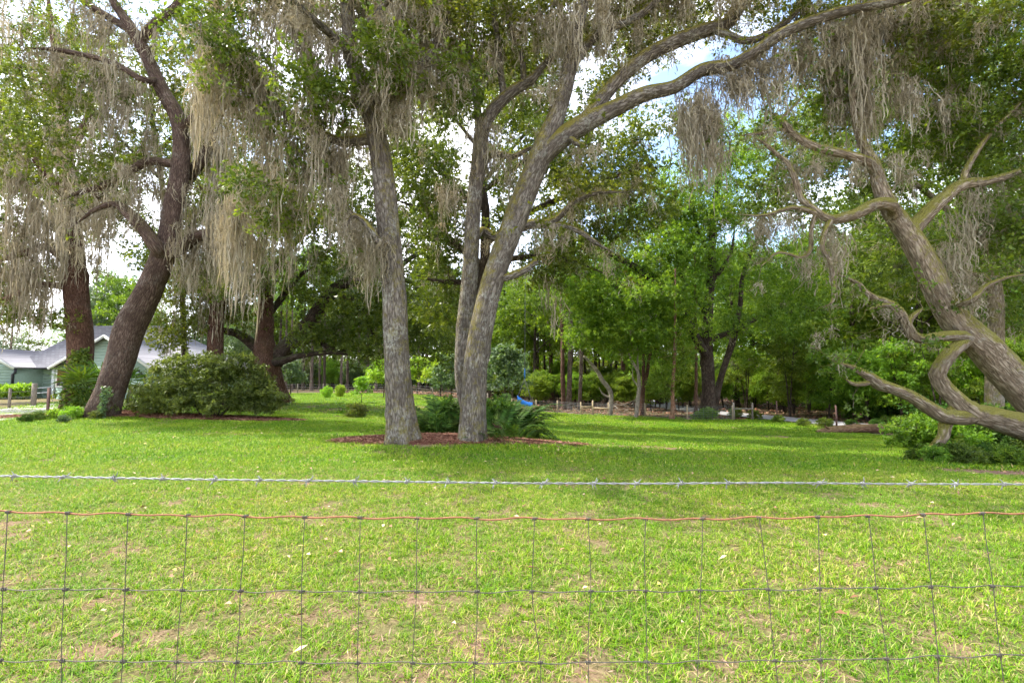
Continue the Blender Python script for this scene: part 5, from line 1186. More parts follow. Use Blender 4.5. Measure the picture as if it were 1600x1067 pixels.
# vine up the brown oak (D)
e = empty('climbing_vine', bD, 'yellow-green leafy vine climbing the front of the brown oak trunk', 'vine')
pts = []
for i in range(150):
    py = RS.uniform(545, 655) if i % 4 else RS.uniform(590, 658)
    px = 125 + RS.normal() * (5 + (py - 540) * 0.10); q = P(px, py, bD[1] - 0.66 - abs(RS.normal()) * 0.05 * (py - 540) / 60); pts.append(q)
V, Q, t = leaves(np.array(pts), 0.16, 4, 5, 0.17, flat=1, upbias=0.2)
link('foliage', newmesh('foliage', V - bD, [Q], M['leaf_ivy'], {'tint': ('FLOAT', t)}, False), e, kind='stuff')
for s_ in range(4):
    m = MB(); C_ = [[*P(118 + s_ * 5, 655, bD[1] - .7), .015], [*P(124 + s_ * 2, 610, bD[1] - .66), .013], [*P(122 + s_ * 3, 560, bD[1] - .62), .008]]; R = spline(C_, .15); m.tube(R[:, :3], R[:, 3], 5); m.build('stem', M['bark_dark'], e, bD, True)
# ivy up the foot of oak C
e = empty('climbing_vine', bC, 'small blue-green ivy on the foot of the dark leaning oak', 'vine')
pts = [P(160 + RS.normal() * 3 + (650 - q) * .12, q, bC[1] - 0.72) for q in RS.uniform(605, 655, 60)]
V, Q, t = leaves(np.array(pts), 0.05, 2, 3, 0.10, flat=1, upbias=0.2)
link('foliage', newmesh('foliage', V - bC, [Q], M['leaf_bluegreen'], {'tint': ('FLOAT', t)}, False), e, kind='stuff')
# low plants in the left bed
for i, (px, py, s_, lf) in enumerate([(112, 655, .42, 'leaf_lime'), (128, 652, .35, 'leaf_ivy'), (60, 657, .3, 'leaf_ivy'), (85, 654, .34, 'leaf_lime'), (40, 660, .26, 'leaf_fern'), (150, 655, .28, 'leaf_ivy'), (100, 661, .25, 'leaf_bluegreen')]):
    b = gp(px, py); plant('shrub', b[0], b[1], s_ * .7, ['largest lime green seedling at the foot of the brown oak', 'olive green seedling between the two left oak trunks', 'olive green seedling by the rusty post', 'lime green seedling left of the brown oak', 'dark green seedling at the left end of the mulch bed', 'small olive seedling at the foot of the dark leaning oak', 'pale blue-green seedling at the mulch edge below the brown oak'][i], cat='plant', name='seedling', leaf=lf, part=('stem', 'foliage'))
# hedge by the house
def hedge(label, x0, x1, y0, y1, z1, leaf):
    b = np.array([(x0 + x1) / 2, (y0 + y1) / 2, float(gz((x0 + x1) / 2, (y0 + y1) / 2))]); e = empty('hedge', b, label, 'hedge')
    n = int((x1 - x0) * 42); c = np.stack([RS.uniform(x0, x1, n), RS.uniform(y0, y1, n), b[2] + z1 * (0.25 + .75 * RS.rand(n) ** .6)], -1)
    V, Q, t = leaves(c, 0.25, 8, 7, 0.14, flat=.7)
    link('foliage', newmesh('foliage', V - b, [Q], M[leaf], {'tint': ('FLOAT', t)}, False), e, kind='stuff')
    for i in range(6):
        m = MB(); xx = x0 + (x1 - x0) * (i + .5) / 6; m.tube([(xx, (y0 + y1) / 2, b[2] - .05), (xx + .1, (y0 + y1) / 2, b[2] + z1 * .7)], [.03, .015], 5); m.build('stem', M['bark_dark'], e, b, True)
hedge('clipped bright green hedge along the house wall by the downspout', px_x(-60, 40.8), px_x(50, 40.8), 40.3, 41.2, 1.05, 'leaf_lime')
# undergrowth along the right verge
for i, (px, py, s_, lf) in enumerate([(1446, 694, .42, 'leaf_fern'), (1474, 698, .4, 'leaf_wood'), (1488, 694, .5, 'leaf_bright'), (1516, 700, .5, 'leaf_fern'), (1550, 704, .5, 'leaf_wood'), (1588, 708, .55, 'leaf_fern'), (1150, 652, .45, 'leaf_wood'), (1180, 654, .4, 'leaf_wood'), (1216, 660, .28, 'leaf_wood'), (1255, 666, .28, 'leaf_wood'), (1108, 654, .5, 'leaf_wood'), (1090, 655, .35, 'leaf_wood'), (1330, 668, .3, 'leaf_fern'), (1370, 668, .3, 'leaf_fern'), (1412, 670, .45, 'leaf_wood'), (1430, 684, .42, 'leaf_fern'), (1465, 690, .4, 'leaf_wood'), (1500, 694, .42, 'leaf_fern'), (1535, 698, .4, 'leaf_wood'), (1570, 702, .42, 'leaf_fern'), (1605, 706, .4, 'leaf_wood'), (1290, 668, .35, 'leaf_wood')]):
    b = gp(px, py); plant('shrub', b[0], b[1], s_, 'low leafy weed clump along the right-hand lawn edge', 'weed clumps along the right lawn edge', cat='plant', name='weed_clump', leaf=lf, part=('stem', 'foliage'))
for i, (px, Y, s_) in enumerate([(1425, 19, .8), (1455, 21, 1.0), (1490, 18, .8), (1530, 20, 1.0), (1580, 18, 1.0), (1620, 20, 1.2), (1180, 58, 1.3), (1230, 52, 1.2), (1280, 46, 1.2), (1320, 42, 1.2), (1370, 38, 1.2), (1410, 34, 1.2), (1460, 27, 1.4), (1400, 30, 1.5), (1540, 25, 1.4), (1350, 36, 1.5)]):
    x = px_x(px, Y); d = road_d(np.array([x]), np.array([float(Y)]))[0]
    if d < 2.5: Y += 4; x = px_x(px, Y)
    if road_d(np.array([x]), np.array([float(Y)]))[0] < 2.2: continue
    plant('shrub', x, Y, s_, 'leafy green bush in the roadside thicket on the right', 'roadside bushes on the right', cat='bush', name='bush', leaf=['leaf_wood', 'leaf_fern', 'leaf_bright'][i % 3], part=('stem', 'foliage'))
for i, (px, py, s_) in enumerate([(1400, 672, 1.0), (1425, 676, .9), (1500, 693, .8), (1560, 700, .8)]):
    b = gp(px, py); palmetto('small green fan-leaved palmetto under the sprawling right-hand oak', b, 9, .45 * s_, .7 * s_, 'palmettos under the right-hand oak')
b = gp(1160, 640); palmetto('tall grey-green palmetto behind the right-hand fence by the road', on_ground(1165, b[1] + 3), 10, 1.4, 1.9)

for i, (px, Y, s_, lf) in enumerate([(1428, 11.9, .27, 'leaf_fern'), (1452, 11.3, .34, 'leaf_wood'), (1478, 11.5, .38, 'leaf_fern'), (1506, 11.2, .40, 'leaf_dark'), (1534, 11.5, .42, 'leaf_fern'), (1562, 11.2, .40, 'leaf_wood'), (1592, 11.4, .44, 'leaf_dark'), (1622, 11.1, .44, 'leaf_fern')]):
    plant('shrub', px_x(px, Y), Y, s_ * .72, 'dark low weed growing under the low limb of the right-hand oak', 'weeds under the right-hand oak limb', cat='plant', name='weed_clump', leaf=lf, part=('stem', 'foliage'), v=i % 3)
# fallen log
b = gp(1360, 676); lg = [(1276, 676, 8), (1310, 670, 14), (1345, 668, 15), (1385, 669, 15), (1410, 676, 13), (1432, 681, 9)]
T = Tree('fallen_log', 'reddish fallen log lying along the right edge of the lawn', b, M['bark_log'], None, 'log'); T.limb(lg, b[1], 'log_body', lump=0.12); T.limb([(1300, 674, 4), (1292, 668, 3), (1288, 664, 2)], b[1] - .1, 'branch_stub'); T.finish()
# brush pile behind the fence
b = gp(970, 646); b = on_ground(970, b[1] + 1.5); e = empty('brush_pile', b, 'heap of brown sticks and brush behind the fence by the pale snag', 'brush')
for i in range(46):
    m = MB(); a = RS.uniform(0, 6.28); L = RS.uniform(.5, 1.3); hh = RS.rand() * .8; c = np.array([RS.normal() * .65 * (1 - hh * .6), RS.normal() * .5, .06 + hh]); d = np.array([math.cos(a), math.sin(a), RS.uniform(-.4, .4)]) * L / 2
    m.tube([c - d, c + RS.normal(size=3) * .06, c + d], [.025, .022, .012], 5); m.build('stick', M['bark_log'] if i % 3 else M['bark_pale'], e, smooth=True)

# ------------------------------------------------------------------ far fences
def post(e, p, h, w, mat, rd=True, name='post'):
    m = MB(); m.tube([(p[0], p[1], p[2] - .3), (p[0], p[1], p[2] + h * .5), (p[0] + RS.normal() * .01, p[1], p[2] + h)], [w / 2, w / 2, w / 2 * .96], 8); return m.build(name, mat, e, e.location, True)
fe = empty('wire_fence', FENCE[5], 'low wire field fence on pale wooden posts in front of the centre-right woods', 'fence')
seq = FENCE[3:12]
hs = [.95] * len(seq)
for p in seq: post(fe, p, 1.0, .11, M['post_wood'])
for lv in range(8):
    zz = 0.06 + lv * 0.12
    m = MB()
    for a, b in zip(seq[:-1], seq[1:]):
        m.tube([(a[0], a[1] - .06, a[2] + zz), ((a[0] + b[0]) / 2, (a[1] + b[1]) / 2 - .06, (a[2] + b[2]) / 2 + zz - .01), (b[0], b[1] - .06, b[2] + zz)], [.006] * 3, 4, False)
    m.build('line_wire', M['wire_grey'], fe, fe.location, True)
m = MB()
for a, b in zip(seq[:-1], seq[1:]):
    L = np.linalg.norm(b - a); n = int(L / .3)
    for i in range(n):
        q = a + (b - a) * (i + .5) / n; m.tube([(q[0], q[1] - .06, q[2] + .05), (q[0], q[1] - .06, q[2] + .92)], [.004, .004], 3, False)
m.build('stay_wires', M['wire_grey'], fe, fe.location, True, 'stuff')
# brace rails of the little gate section
ge = empty('brace_panel', FENCE[7], 'pale wooden cross-rail brace in the wire fence beside the bowing snag', 'fence')
for a, b, zz in ((FENCE[8], FENCE[7], .62), (FENCE[7], FENCE[6], .55)):
    m = MB(); m.tube([(a[0], a[1] - .12, a[2] + zz), (b[0], b[1] - .12, b[2] + zz)], [.05, .05], 7); m.build('rail', M['post_wood'], ge, ge.location, True)
post(ge, FENCE[7] + np.array([0, -.14, 0]), 1.12, .13, M['post_wood'])
# far rear fence (left of centre)
fe2 = empty('wire_fence', FENCE[16], 'thin wire fence at the back of the sunny far lawn', 'fence')
seq = FENCE[12:]
for p in seq: post(fe2, p, 1.15, .12, M['post_grey'])
for lv in range(4):
    m = MB()
    for a, b in zip(seq[:-1], seq[1:]): m.tube([(a[0], a[1] - .06, a[2] + .2 + lv * .28), (b[0], b[1] - .06, b[2] + .2 + lv * .28)], [.008] * 2, 4, False)
    m.build('line_wire', M['wire_grey'], fe2, fe2.location, True)
# roadside posts on the right
re_ = empty('brace_panel', gp(1165, 655), 'dark wooden fence brace by the road with one horizontal rail', 'fence')
qa, qb = gp(1147, 656), gp(1176, 656); post(re_, qa, 1.15, .14, M['post_grey']); post(re_, qb, 1.15, .12, M['post_grey'])
m = MB(); m.tube([(qa[0], qa[1] - .1, qa[2] + .75), (qb[0], qb[1] - .1, qb[2] + .75)], [.045, .045], 7); m.build('rail', M['post_grey'], re_, re_.location, True)
for i, (px, py) in enumerate([(1214, 654), (1307, 668)]):
    b = gp(px, py); e = empty('fence_post', b, ['thin rusty fence post at the road edge, the farther one', 'thin rusty fence post at the road edge, nearest the fallen log'][i], 'post')
    m = MB(); m.box((-.025, -.025, -.3), (.025, .025, 1.25)); m.box((-.045, -.035, -.3), (.045, -.025, 1.2)); m.build('shaft', M['post_rust'], e)
# drive-side fence on the left
pl = empty('rail_fence', gp(33, 637), 'grey post and wire fence left of the driveway entrance', 'fence')
pa, pb, pc = gp(14, 638), gp(52, 634), gp(-40, 643)
post(pl, pa, 1.05, .13, M['post_grey']); post(pl, pb, 1.3, .26, M['post_grey'], name='gate_post'); post(pl, pc, 1.05, .13, M['post_grey'])
for zz in (.25, .55, .85):
    m = MB(); m.tube([(pc[0], pc[1] - .1, pc[2] + zz), (pa[0], pa[1] - .1, pa[2] + zz), (pb[0], pb[1] - .1, pb[2] + zz)], [.012] * 3, 4); m.build('line_wire', M['wire_dark'], pl, pl.location, True)
pr_ = empty('rail_fence', gp(203, 631), 'dark fence post with rails in front of the garage', 'fence')
qa = gp(202, 633); qb = on_ground(236, qa[1] + .5); qc = on_ground(178, qa[1]); post(pr_, qa, 1.25, .2, M['post_grey']); post(pr_, qb, 1.15, .16, M['post_grey']); post(pr_, qc, 1.15, .16, M['post_grey'])
for zz in (.35, .75, 1.0):
    m = MB(); m.tube([(qc[0], qc[1] - .12, qc[2] + zz), (qa[0], qa[1] - .12, qa[2] + zz), (qb[0], qb[1] - .12, qb[2] + zz)], [.02] * 3, 5); m.build('rail', M['post_grey'], pr_, pr_.location, True)
b = gp(75, 647); e = empty('fence_post', b, 'thin rusty red metal post beside the driveway', 'post'); m = MB(); m.box((-.03, -.03, -.3), (.03, .03, 1.15)); m.box((-.06, -.045, -.3), (.06, -.03, 1.12)); m.build('shaft', M['post_rust'], e)
# ramp handrail
hr = empty('handrail', gp(70, 628), 'pale metal handrail along the ramp to the porch', 'handrail')
Yr = 36.0; a = on_ground(56, Yr); b = on_ground(84, Yr + 1)
for zz in (.6, .95):
    m = MB(); m.tube([(a[0], a[1], a[2] + zz - .08), (a[0] + .15, a[1], a[2] + zz), (b[0], b[1], b[2] + zz + .05)], [.03] * 3, 6); m.build('rail', M['rail'], hr, hr.location, True)
for q in (a, b):
    m = MB(); m.tube([(q[0], q[1], q[2] - .1), (q[0], q[1], q[2] + .92)], [.035] * 2, 6); m.build('post', M['rail'], hr, hr.location, True)

# blue swing
Ysw = 30.0; sb = on_ground(824, Ysw); M['blue'] = plain('bright_blue_plastic', (0.02, 0.22, 0.72), 0.35, 0.5)
M['rope'] = plain('grey_rope', (0.16, 0.16, 0.16), 0.9); M['brope'] = plain('blue_rope', (0.05, 0.18, 0.4), 0.8)
sw = empty('hanging_swing', sb, 'bright blue hanging swing seat on ropes right of the fern clump', 'swing')
m = MB(); rows = []
for i in range(9):
    t_ = i / 8; q = P(808 + 24 * t_, 620 + 11 * t_ + 3 * math.sin(t_ * 3.1), Ysw); ww = .26 * (0.55 + .45 * math.sin(math.pi * (0.15 + .7 * t_)))
    rows.append([q + np.array([0, math.cos(a_) * ww, (math.sin(a_) * (.26 if math.sin(a_) < 0 else .10))]) for a_ in np.linspace(0, 2 * math.pi, 13)[:-1]])
V = np.array(rows).reshape(-1, 3); Q = [[i * 12 + j, i * 12 + (j + 1) % 12, (i + 1) * 12 + (j + 1) % 12, (i + 1) * 12 + j] for i in range(8) for j in range(12)]
m.add(V, Q, [[0, j + 1, j] for j in range(1, 11)] + [[96, 96 + j, 96 + j + 1] for j in range(1, 11)]); m.build('seat', M['blue'], sw, sb, True)
tp = P(820, 592, Ysw)
for q in (P(809, 619, Ysw - .2), P(809, 619, Ysw + .2), P(831, 628, Ysw - .2), P(831, 628, Ysw + .2)):
    m = MB(); m.tube([tp, q], [.018, .014], 5); m.build('rope', M['rope'], sw, sb, True)
m = MB(); m.tube([P(821, 330, Ysw), P(820.5, 450, Ysw), P(820, 576, Ysw)], [.02] * 3, 5); m.build('rope', M['rope'], sw, sb, True)
m = MB(); m.tube([P(820, 576, Ysw), P(819.6, 584, Ysw), tp], [.03, .05, .03], 7); m.build('blue_strap', M['brope'], sw, sb, True)

# ------------------------------------------------------------------ the near wire fence
FY = 1.37
nf = empty('woven_wire_fence', (0, FY, float(gz(0, FY))), 'rusty-topped woven wire mesh fence across the foreground', 'fence')
STX = [-180, -84, 12, 108, 203, 294, 386, 477, 566, 653, 745, 834, 922, 1010, 1096, 1187, 1275, 1356, 1444, 1536, 1628, 1720]
def sagline(px, ys): return np.interp(px, [0, 250, 500, 800, 1050, 1300, 1600], ys)
ROWS = [[799, 804, 808, 810, 811, 807, 800], [920, 921, 924, 924, 923, 919, 914], [1031, 1033, 1035, 1035, 1034, 1030, 1021]]
def rowz(r, px):
    if r < 3: return P(px, float(sagline(px, ROWS[r])), FY)[2]
    return rowz(2, px) - 0.165 * (r - 2)
STW = []; SB = []
for px in STX:
    X0 = P(px, float(sagline(np.clip(px, 0, 1600), ROWS[0])), FY)[0]; STW.append(X0); SB.append(RS.normal() * 0.006)
NROW = 7
def stay_x(i, r):
    return STW[i] + SB[i] * r + (0.010 * r if 14 <= i <= 19 else 0) * (1 if i % 2 else .6) + JX[i][r]
JX = RS.normal(size=(len(STX), NROW)) * 0.003
for r in range(NROW):
    pts = []
    xs = np.arange(STW[0] - .1, STW[-1] + .1, 0.0127)
    for j, x in enumerate(xs):
        px = CX + x / FY * F
        kink = 0.0022 * math.sin(x / 0.1524 * 2 * math.pi * 1.0 + .7) + 0.0012 * math.sin(x * 23.0 + r) 
        pts.append((x, FY + 0.002 * math.sin(x * 31), rowz(r, float(np.clip(px, -100, 1700))) + kink))
    m = MB(); rr = 0.0022 if r == 0 else 0.0013
    m.tube(pts, [rr] * len(pts), 6); m.build('top_wire' if r == 0 else 'line_wire', M['wire_rust'] if r == 0 else M['wire_dark'], nf, nf.location, True)
def knot_mesh():
    m = MB(); t = np.linspace(0, 1, 26); a = t * 2 * math.pi * 3
    m.tube(np.stack([(t - .5) * 0.014, np.cos(a) * .0036, np.sin(a) * .0036], -1), [.0016] * 26, 5)
    return newmesh('knot', np.concatenate(m.V), [np.concatenate(m.Q), np.concatenate(m.T)], M['wire_dark'])
KM = knot_mesh()
for i in range(len(STX)):
    pts = []
    for r in range(NROW):
        px = CX + STW[i] / FY * F; z0 = rowz(r, float(np.clip(px, -100, 1700))); pts.append([stay_x(i, r), FY - .003, z0, .0013])
        if r < NROW - 1: pts.append([(stay_x(i, r) + stay_x(i, r + 1)) / 2 + RS.normal() * .002, FY - .002, (z0 + rowz(r + 1, float(np.clip(px, -100, 1700)))) / 2, .0013])
        link('knot', KM, nf, np.array([stay_x(i, r), FY, z0]) - np.array(nf.location), (RS.rand() * 3, 0, RS.normal() * .1), .95)
    R = spline(pts, 0.03); R[:, 3] = .0011
    m = MB(); m.tube(R[:, :3], R[:, 3], 5); m.build('stay_wire', M['wire_dark'], nf, nf.location, True)
# wooden end posts just out of view hold both wires
for s_ in (-1, 1):
    px_ = 2.15 * s_; e = empty('fence_post', (px_, FY + .07, float(gz(px_, FY))), ['round wooden fence post at the left end of the near fence', 'round wooden fence post at the right end of the near fence'][s_ > 0], 'post')
    m = MB(); m.tube([(0, 0, -.3), (0, 0, 1.0), (0, 0, 1.42)], [.06, .057, .055], 14); m.build('shaft', M['post_grey'], e, smooth=True)
# barbed wire
bw = empty('barbed_wire', (0, FY, float(gz(0, FY))), 'galvanised twisted barbed wire strand above the woven fence', 'wire')
def bz_(px): return P(px, float(np.interp(px, [-200, 0, 300, 560, 800, 1000, 1200, 1400, 1600, 1800], [737, 743, 748.5, 751.5, 754.5, 755.5, 754, 756, 756.5, 758])), FY + .07)[2]
xs = np.arange(-2.13, 2.13, 0.004)
zs = np.array([bz_(CX + x / (FY + .07) * F) for x in xs])
for s_ in (0, math.pi):
    a = xs / 0.062 * 2 * math.pi + s_ + 1.2 * np.sin(xs * 5)
    m = MB(); m.tube(np.stack([xs, FY + .07 + np.cos(a) * .0018, zs + np.sin(a) * .0018], -1), [.00145] * len(xs), 5); m.build('twisted_strand', M['wire_grey'], bw, bw.location, True)
def barb_mesh(seed):
    r = np.random.RandomState(seed); m = MB(); t = np.linspace(0, 1, 22); a = t * 2 * math.pi * 2 + r.rand() * 6
    m.tube(np.stack([(t - .5) * .011, np.cos(a) * .005, np.sin(a) * .005], -1), [.0015] * 22, 5)
    for q, xx in ((0, -.0055), (1, .0055), (2, -.002), (3, .003)):
        d = norm(np.array([r.normal() * .45, r.normal() * .5, (1 if q % 2 else -1) * (1 if q < 3 else .7)])); p0 = np.array([xx, 0, 0]) + d * .003
        m.tube([p0, p0 + d * .009, p0 + d * .017], [.0015, .0013, .0003], 5)
    return newmesh('barb', np.concatenate(m.V), [np.concatenate(m.Q), np.concatenate(m.T)], M['wire_grey'])
BM = [barb_mesh(s_) for s_ in range(5)]
for i, px in enumerate([-120, -40, 34, 110, 188, 262, 344, 412, 487, 558, 638, 702, 774, 848, 926, 991, 1060, 1132, 1272, 1339, 1412, 1482, 1556, 1630, 1705]):
    x = (px - CX) / F * (FY + .07); link('barb', BM[i % 5], bw, np.array([x, FY + .07, bz_(px)]) - np.array(bw.location), (RS.rand() * 1.2 - .6, RS.normal() * .1, RS.normal() * .15), .92)

# ------------------------------------------------------------------ lawn grass, needles and fallen leaves (stuff)
k = N('grass_blade'); t = k.attr('tint', 'Fac'); gpz = k.pos()
col = k.ramp(t, [(0.0, (0.05, 0.125, 0.008)), (0.45, (0.15, 0.285, 0.014)), (0.84, (0.32, 0.45, 0.03)), (0.88, (0.46, 0.38, 0.21)), (1.0, (0.60, 0.48, 0.32))])
big = k.noise(gpz, 0.55, 4, 0.6)
yel = k.mix(1.0, col, (1.2, 1.1, 0.8), 'MULTIPLY'); dk = k.mix(1.0, col, (0.80, 0.95, 0.62), 'MULTIPLY')
col = k.mix(k.ramp(big, [(0.36, (0, 0, 0)), (0.64, (1, 1, 1))]), dk, yel)
M['grass'] = k.bsdf(col, 0.5, 0.25, trans=k.mix(1.0, col, (1.2, 1.25, 0.5), 'MULTIPLY'), tfac=0.38)
def tuft(name, size, n, L, W, seed, segs=2, pd=.13):
    r = np.random.RandomState(seed)
    # blades grow in tussocks
    nt = max(3, n // 14); tcn = r.uniform(-size / 2, size / 2, (nt, 2)); ti_ = r.randint(nt, size=n); own = r.rand(n) < .3
    b = tcn[ti_] + r.normal(size=(n, 2)) * size * 0.055; b[own] = r.uniform(-size / 2, size / 2, (own.sum(), 2))
    a = r.rand(n) * 6.283; out_ = np.stack([np.cos(a), np.sin(a)], -1); lean = np.abs(r.normal(size=n)) * .75 + .35
    l = L * (0.45 + .8 * r.rand(n)); w = W * (.6 + .7 * r.rand(n))
    t_ = np.linspace(0, 1, segs + 1); V = []
    sd_ = np.stack([-out_[:, 1], out_[:, 0]], -1)
    for i, u in enumerate(t_):
        hgt = l * (u - .42 * np.minimum(lean, 1.3) * u ** 2); ho = l * lean * u ** 1.6
        c = np.concatenate([b + out_ * ho[:, None], hgt[:, None] - .006], 1)
        ww = w * (1 - u ** 2 * .85) / 2
        V.append(c - np.concatenate([sd_ * ww[:, None], np.zeros((n, 1))], 1)); V.append(c + np.concatenate([sd_ * ww[:, None], np.zeros((n, 1))], 1))
    V = np.stack(V, 1); K = 2 * (segs + 1); base = np.arange(n)[:, None] * K
    Q = np.concatenate([base + np.array([[2 * i, 2 * i + 1, 2 * i + 3, 2 * i + 2]]) for i in range(segs)])
    ti = r.rand(n) * .86; dead = r.rand(n) < pd; ti[dead] = .88 + .12 * r.rand(dead.sum())
    return bpy.data.objects.new(name, newmesh(name, V.reshape(-1, 3), [Q], M['grass'], {'tint': ('FLOAT', np.repeat(ti, K))}))
def grass_layer(name, label_, tufts, pts, rot, scl, idx):
    cl = bpy.data.collections.new(name + '_tufts')
    for o in tufts: cl.objects.link(o)
    me = bpy.data.meshes.new(name); me.vertices.add(len(pts)); me.vertices.foreach_set('co', np.asarray(pts, np.float32).ravel())
    for nm, typ, arr, key in (('rz', 'FLOAT', rot, 'value'), ('scl', 'FLOAT', scl, 'value'), ('idx', 'INT', idx, 'value')):
        a_ = me.attributes.new(nm, typ, 'POINT'); a_.data.foreach_set(key, np.asarray(arr, np.int32 if typ == 'INT' else np.float32))
    o = link(name, me, kind='stuff'); tag(o, label_, 'grass', kind='stuff')
    ng = bpy.data.node_groups.new(name, 'GeometryNodeTree')
    ng.interface.new_socket('Geometry', in_out='INPUT', socket_type='NodeSocketGeometry'); ng.interface.new_socket('Geometry', in_out='OUTPUT', socket_type='NodeSocketGeometry')
    nn = ng.nodes; gi = nn.new('NodeGroupInput'); go = nn.new('NodeGroupOutput'); ci = nn.new('GeometryNodeCollectionInfo'); ci.inputs['Collection'].default_value = cl
    ci.inputs['Separate Children'].default_value = True; ci.inputs['Reset Children'].default_value = True
    ip = nn.new('GeometryNodeInstanceOnPoints'); ip.inputs['Pick Instance'].default_value = True
    def na(n_, dt):
        q = nn.new('GeometryNodeInputNamedAttribute'); q.data_type = dt; q.inputs['Name'].default_value = n_; return next(s for s in q.outputs if s.enabled and s.name == 'Attribute')
    cx_ = nn.new('ShaderNodeCombineXYZ'); L_ = ng.links.new
    L_(na('rz', 'FLOAT'), cx_.inputs['Z']); L_(gi.outputs[0], ip.inputs['Points']); L_(ci.outputs[0], ip.inputs['Instance']); L_(na('idx', 'INT'), ip.inputs['Instance Index'])
    L_(cx_.outputs[0], ip.inputs['Rotation']); L_(na('scl', 'FLOAT'), ip.inputs['Scale']); L_(ip.outputs[0], go.inputs[0])
    md = o.modifiers.new('scatter', 'NODES'); md.node_group = ng
    return o
def lawn_points(y0, y1, sp_, wmax, thr, jit=.5):
    ys_ = np.arange(y0, y1, sp_); xs_ = np.arange(-wmax, wmax, sp_); X, Y = np.meshgrid(xs_, ys_)
    X = X + RS.uniform(-jit, jit, X.shape) * sp_; Y = Y + RS.uniform(-jit, jit, Y.shape) * sp_
    X, Y = X.ravel(), Y.ravel(); ok = np.abs(X) < Y * 1.12 + 1.8; X, Y = X[ok], Y[ok]
    den = 1 - bare(X, Y); ok = (RS.rand(len(X)) < .10 + .95 * den) & (bed(X, Y) < .55 + .3 * RS.rand(len(X))) & (woods(X, Y) < .5) & ~in_drive(X, Y, .15) & (road_d(X, Y) > 2.0)
    X, Y, den = X[ok], Y[ok], den[ok]
    s_ = (.62 + .5 * RS.rand(len(X))) * (.55 + .45 * den) * (.75 + .5 * fbm(X * .9, Y * .9, 71))
    return np.stack([X, Y, gz(X, Y)], -1), s_
nearT = [tuft('grass_tuft_%d' % i, .34, 165, .062, .0058, 500 + i) for i in range(8)]
p, s_ = lawn_points(1.2, 9.5, .155, 13, 0); grass_layer('near_grass', 'short green lawn grass in the foreground behind the wire fence', nearT, p, RS.rand(len(p)) * 6.28, s_, RS.randint(8, size=len(p)))
midT = [tuft('grass_clump_%d' % i, .9, 460, .085, .012, 600 + i, 2, .04) for i in range(6)]
p, s_ = lawn_points(9.3, 26, .42, 30, 0); grass_layer('mid_grass', 'green lawn grass around the central trees', midT, p, RS.rand(len(p)) * 6.28, s_, RS.randint(6, size=len(p)))
farT = [tuft('grass_sward_%d' % i, 2.2, 700, .11, .030, 700 + i, 2, .02) for i in range(4)]
p, s_ = lawn_points(25.5, 72, 1.1, 60, 0); grass_layer('far_grass', 'sunlit green grass of the far lawn', farT, p, RS.rand(len(p)) * 6.28, s_, RS.randint(4, size=len(p)))

def scatter_flat(name, label_, X, Y, L, W, mat, lift, cat, curl=.3):
    n = len(X); a = RS.rand(n) * 6.283; d = np.stack([np.cos(a), np.sin(a), RS.normal(size=n) * curl], -1); d = norm(d); nn = norm(np.stack([RS.normal(size=n) * .4, RS.normal(size=n) * .4, np.ones(n)], -1)); s = norm(np.cross(d, nn))
    c = np.stack([X, Y, gz(X, Y) + lift], -1); l = L * (.5 + RS.rand(n)); w = W * (.6 + .8 * RS.rand(n)); V = np.empty((n, 4, 3))
    V[:, 0] = c - d * l[:, None] / 2; V[:, 1] = c + s * w[:, None] / 2 + nn * (w * .3)[:, None]; V[:, 2] = c + d * l[:, None] / 2; V[:, 3] = c - s * w[:, None] / 2 + nn * (w * .3)[:, None]
    o = link(name, newmesh(name, V.reshape(-1, 3), [np.arange(n * 4).reshape(-1, 4)], mat, {'tint': ('FLOAT', np.repeat(RS.rand(n), 4))}, False)); return tag(o, label_, cat, kind='stuff')
k = N('dry_needle'); col = k.ramp(k.attr('tint', 'Fac'), [(0, (0.075, 0.03, 0.02)), (.6, (0.26, 0.115, 0.07)), (1, (0.45, 0.28, 0.19))]); M['needle'] = k.bsdf(col, .8, .2)
k = N('fallen_leaf'); col = k.ramp(k.attr('tint', 'Fac'), [(0, (0.15, 0.075, 0.035)), (.5, (0.36, 0.21, 0.12)), (.85, (0.55, 0.42, 0.29)), (1, (0.62, 0.52, 0.10))]); M['fallen'] = k.bsdf(col, .7, .25)
X = RS.uniform(-5.2, 3.3, 26000); Y = RS.uniform(11.3, 14.6, 26000); ok = bed(X, Y) > .25 + .4 * RS.rand(len(X)); X, Y = X[ok], Y[ok]
scatter_flat('pine_needles', 'reddish brown pine straw around the two central oaks', X, Y, .13, .012, M['needle'], .05, 'pine straw')
X = RS.uniform(-23, -7.8, 26000); Y = RS.uniform(18.8, 22.3, 26000); ok = bed(X, Y) > .25 + .4 * RS.rand(len(X)); X, Y = X[ok], Y[ok]
scatter_flat('pine_needles', 'reddish brown pine straw under the azalea and left oaks', X, Y, .15, .02, M['needle'], .05, 'pine straw')
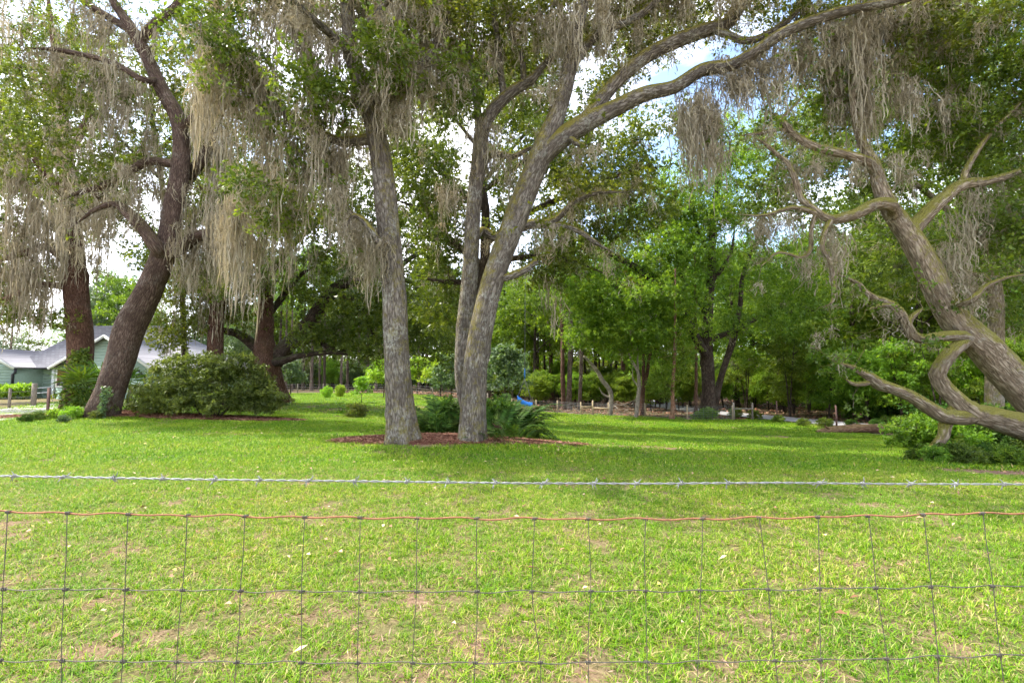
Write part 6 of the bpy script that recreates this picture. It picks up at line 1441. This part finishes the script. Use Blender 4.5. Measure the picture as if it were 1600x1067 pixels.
n_ = 70000; Y = 1.8 + 12 * RS.rand(n_) ** 1.6; X = RS.uniform(-1.05, 1.05, n_) * (Y + 1); ok = RS.rand(n_) < .12 + 1.2 * bare(X, Y); X, Y = X[ok], Y[ok]
k = N('dry_thatch'); col = k.ramp(k.attr('tint', 'Fac'), [(0, (0.08, 0.042, 0.028)), (.5, (0.25, 0.155, 0.105)), (1, (0.43, 0.31, 0.215))]); M['thatch'] = k.bsdf(col, .85, .15)
scatter_flat('lawn_litter', 'dry straw and twigs in the thin patches of the lawn', X, Y, .06, .005, M['thatch'], .012, 'litter')
X = RS.uniform(-11, 13, 1100); Y = 2 + 15 * RS.rand(1100)
scatter_flat('fallen_leaves', 'scattered dry fallen leaves on the lawn', X, Y, .055, .03, M['fallen'], .055, 'leaves', .2)
X = RS.uniform(-24, 34, 16000); Y = RS.uniform(30, 75, 16000); ok = (woods(X, Y) > .6) & (road_d(X, Y) > 1.7); X, Y = X[ok], Y[ok]
scatter_flat('leaf_litter', 'brown leaf litter on the woodland floor behind the fences', X, Y, .22, .12, M['needle'], .03, 'leaf litter', .3)

# ------------------------------------------------------------------ look-alikes told apart by their order in the view
_ONES = 'first second third fourth fifth sixth seventh eighth ninth tenth eleventh twelfth thirteenth fourteenth fifteenth sixteenth seventeenth eighteenth nineteenth'.split()
_TENS = {2: ('twenty', 'twentieth'), 3: ('thirty', 'thirtieth'), 4: ('forty', 'fortieth'), 5: ('fifty', 'fiftieth'), 6: ('sixty', 'sixtieth')}
def ordinal(n):
    if n < 20: return _ONES[n - 1]
    a_, b_ = divmod(n, 10)
    return _TENS[a_][1] if b_ == 0 else _TENS[a_][0] + '-' + _ONES[b_ - 1]
_by = {}
for o in COL.objects:
    if o.parent is None and o.get('group') and o.get('label'): _by.setdefault(o['label'], []).append(o)
for lab, obs in _by.items():
    if len(obs) > 1:
        obs.sort(key=lambda o: o.location.x / max(o.location.y, .1))
        for i, o in enumerate(obs): o['label'] = lab + ', ' + (ordinal(i + 1) if i else 'first') + ' from left'
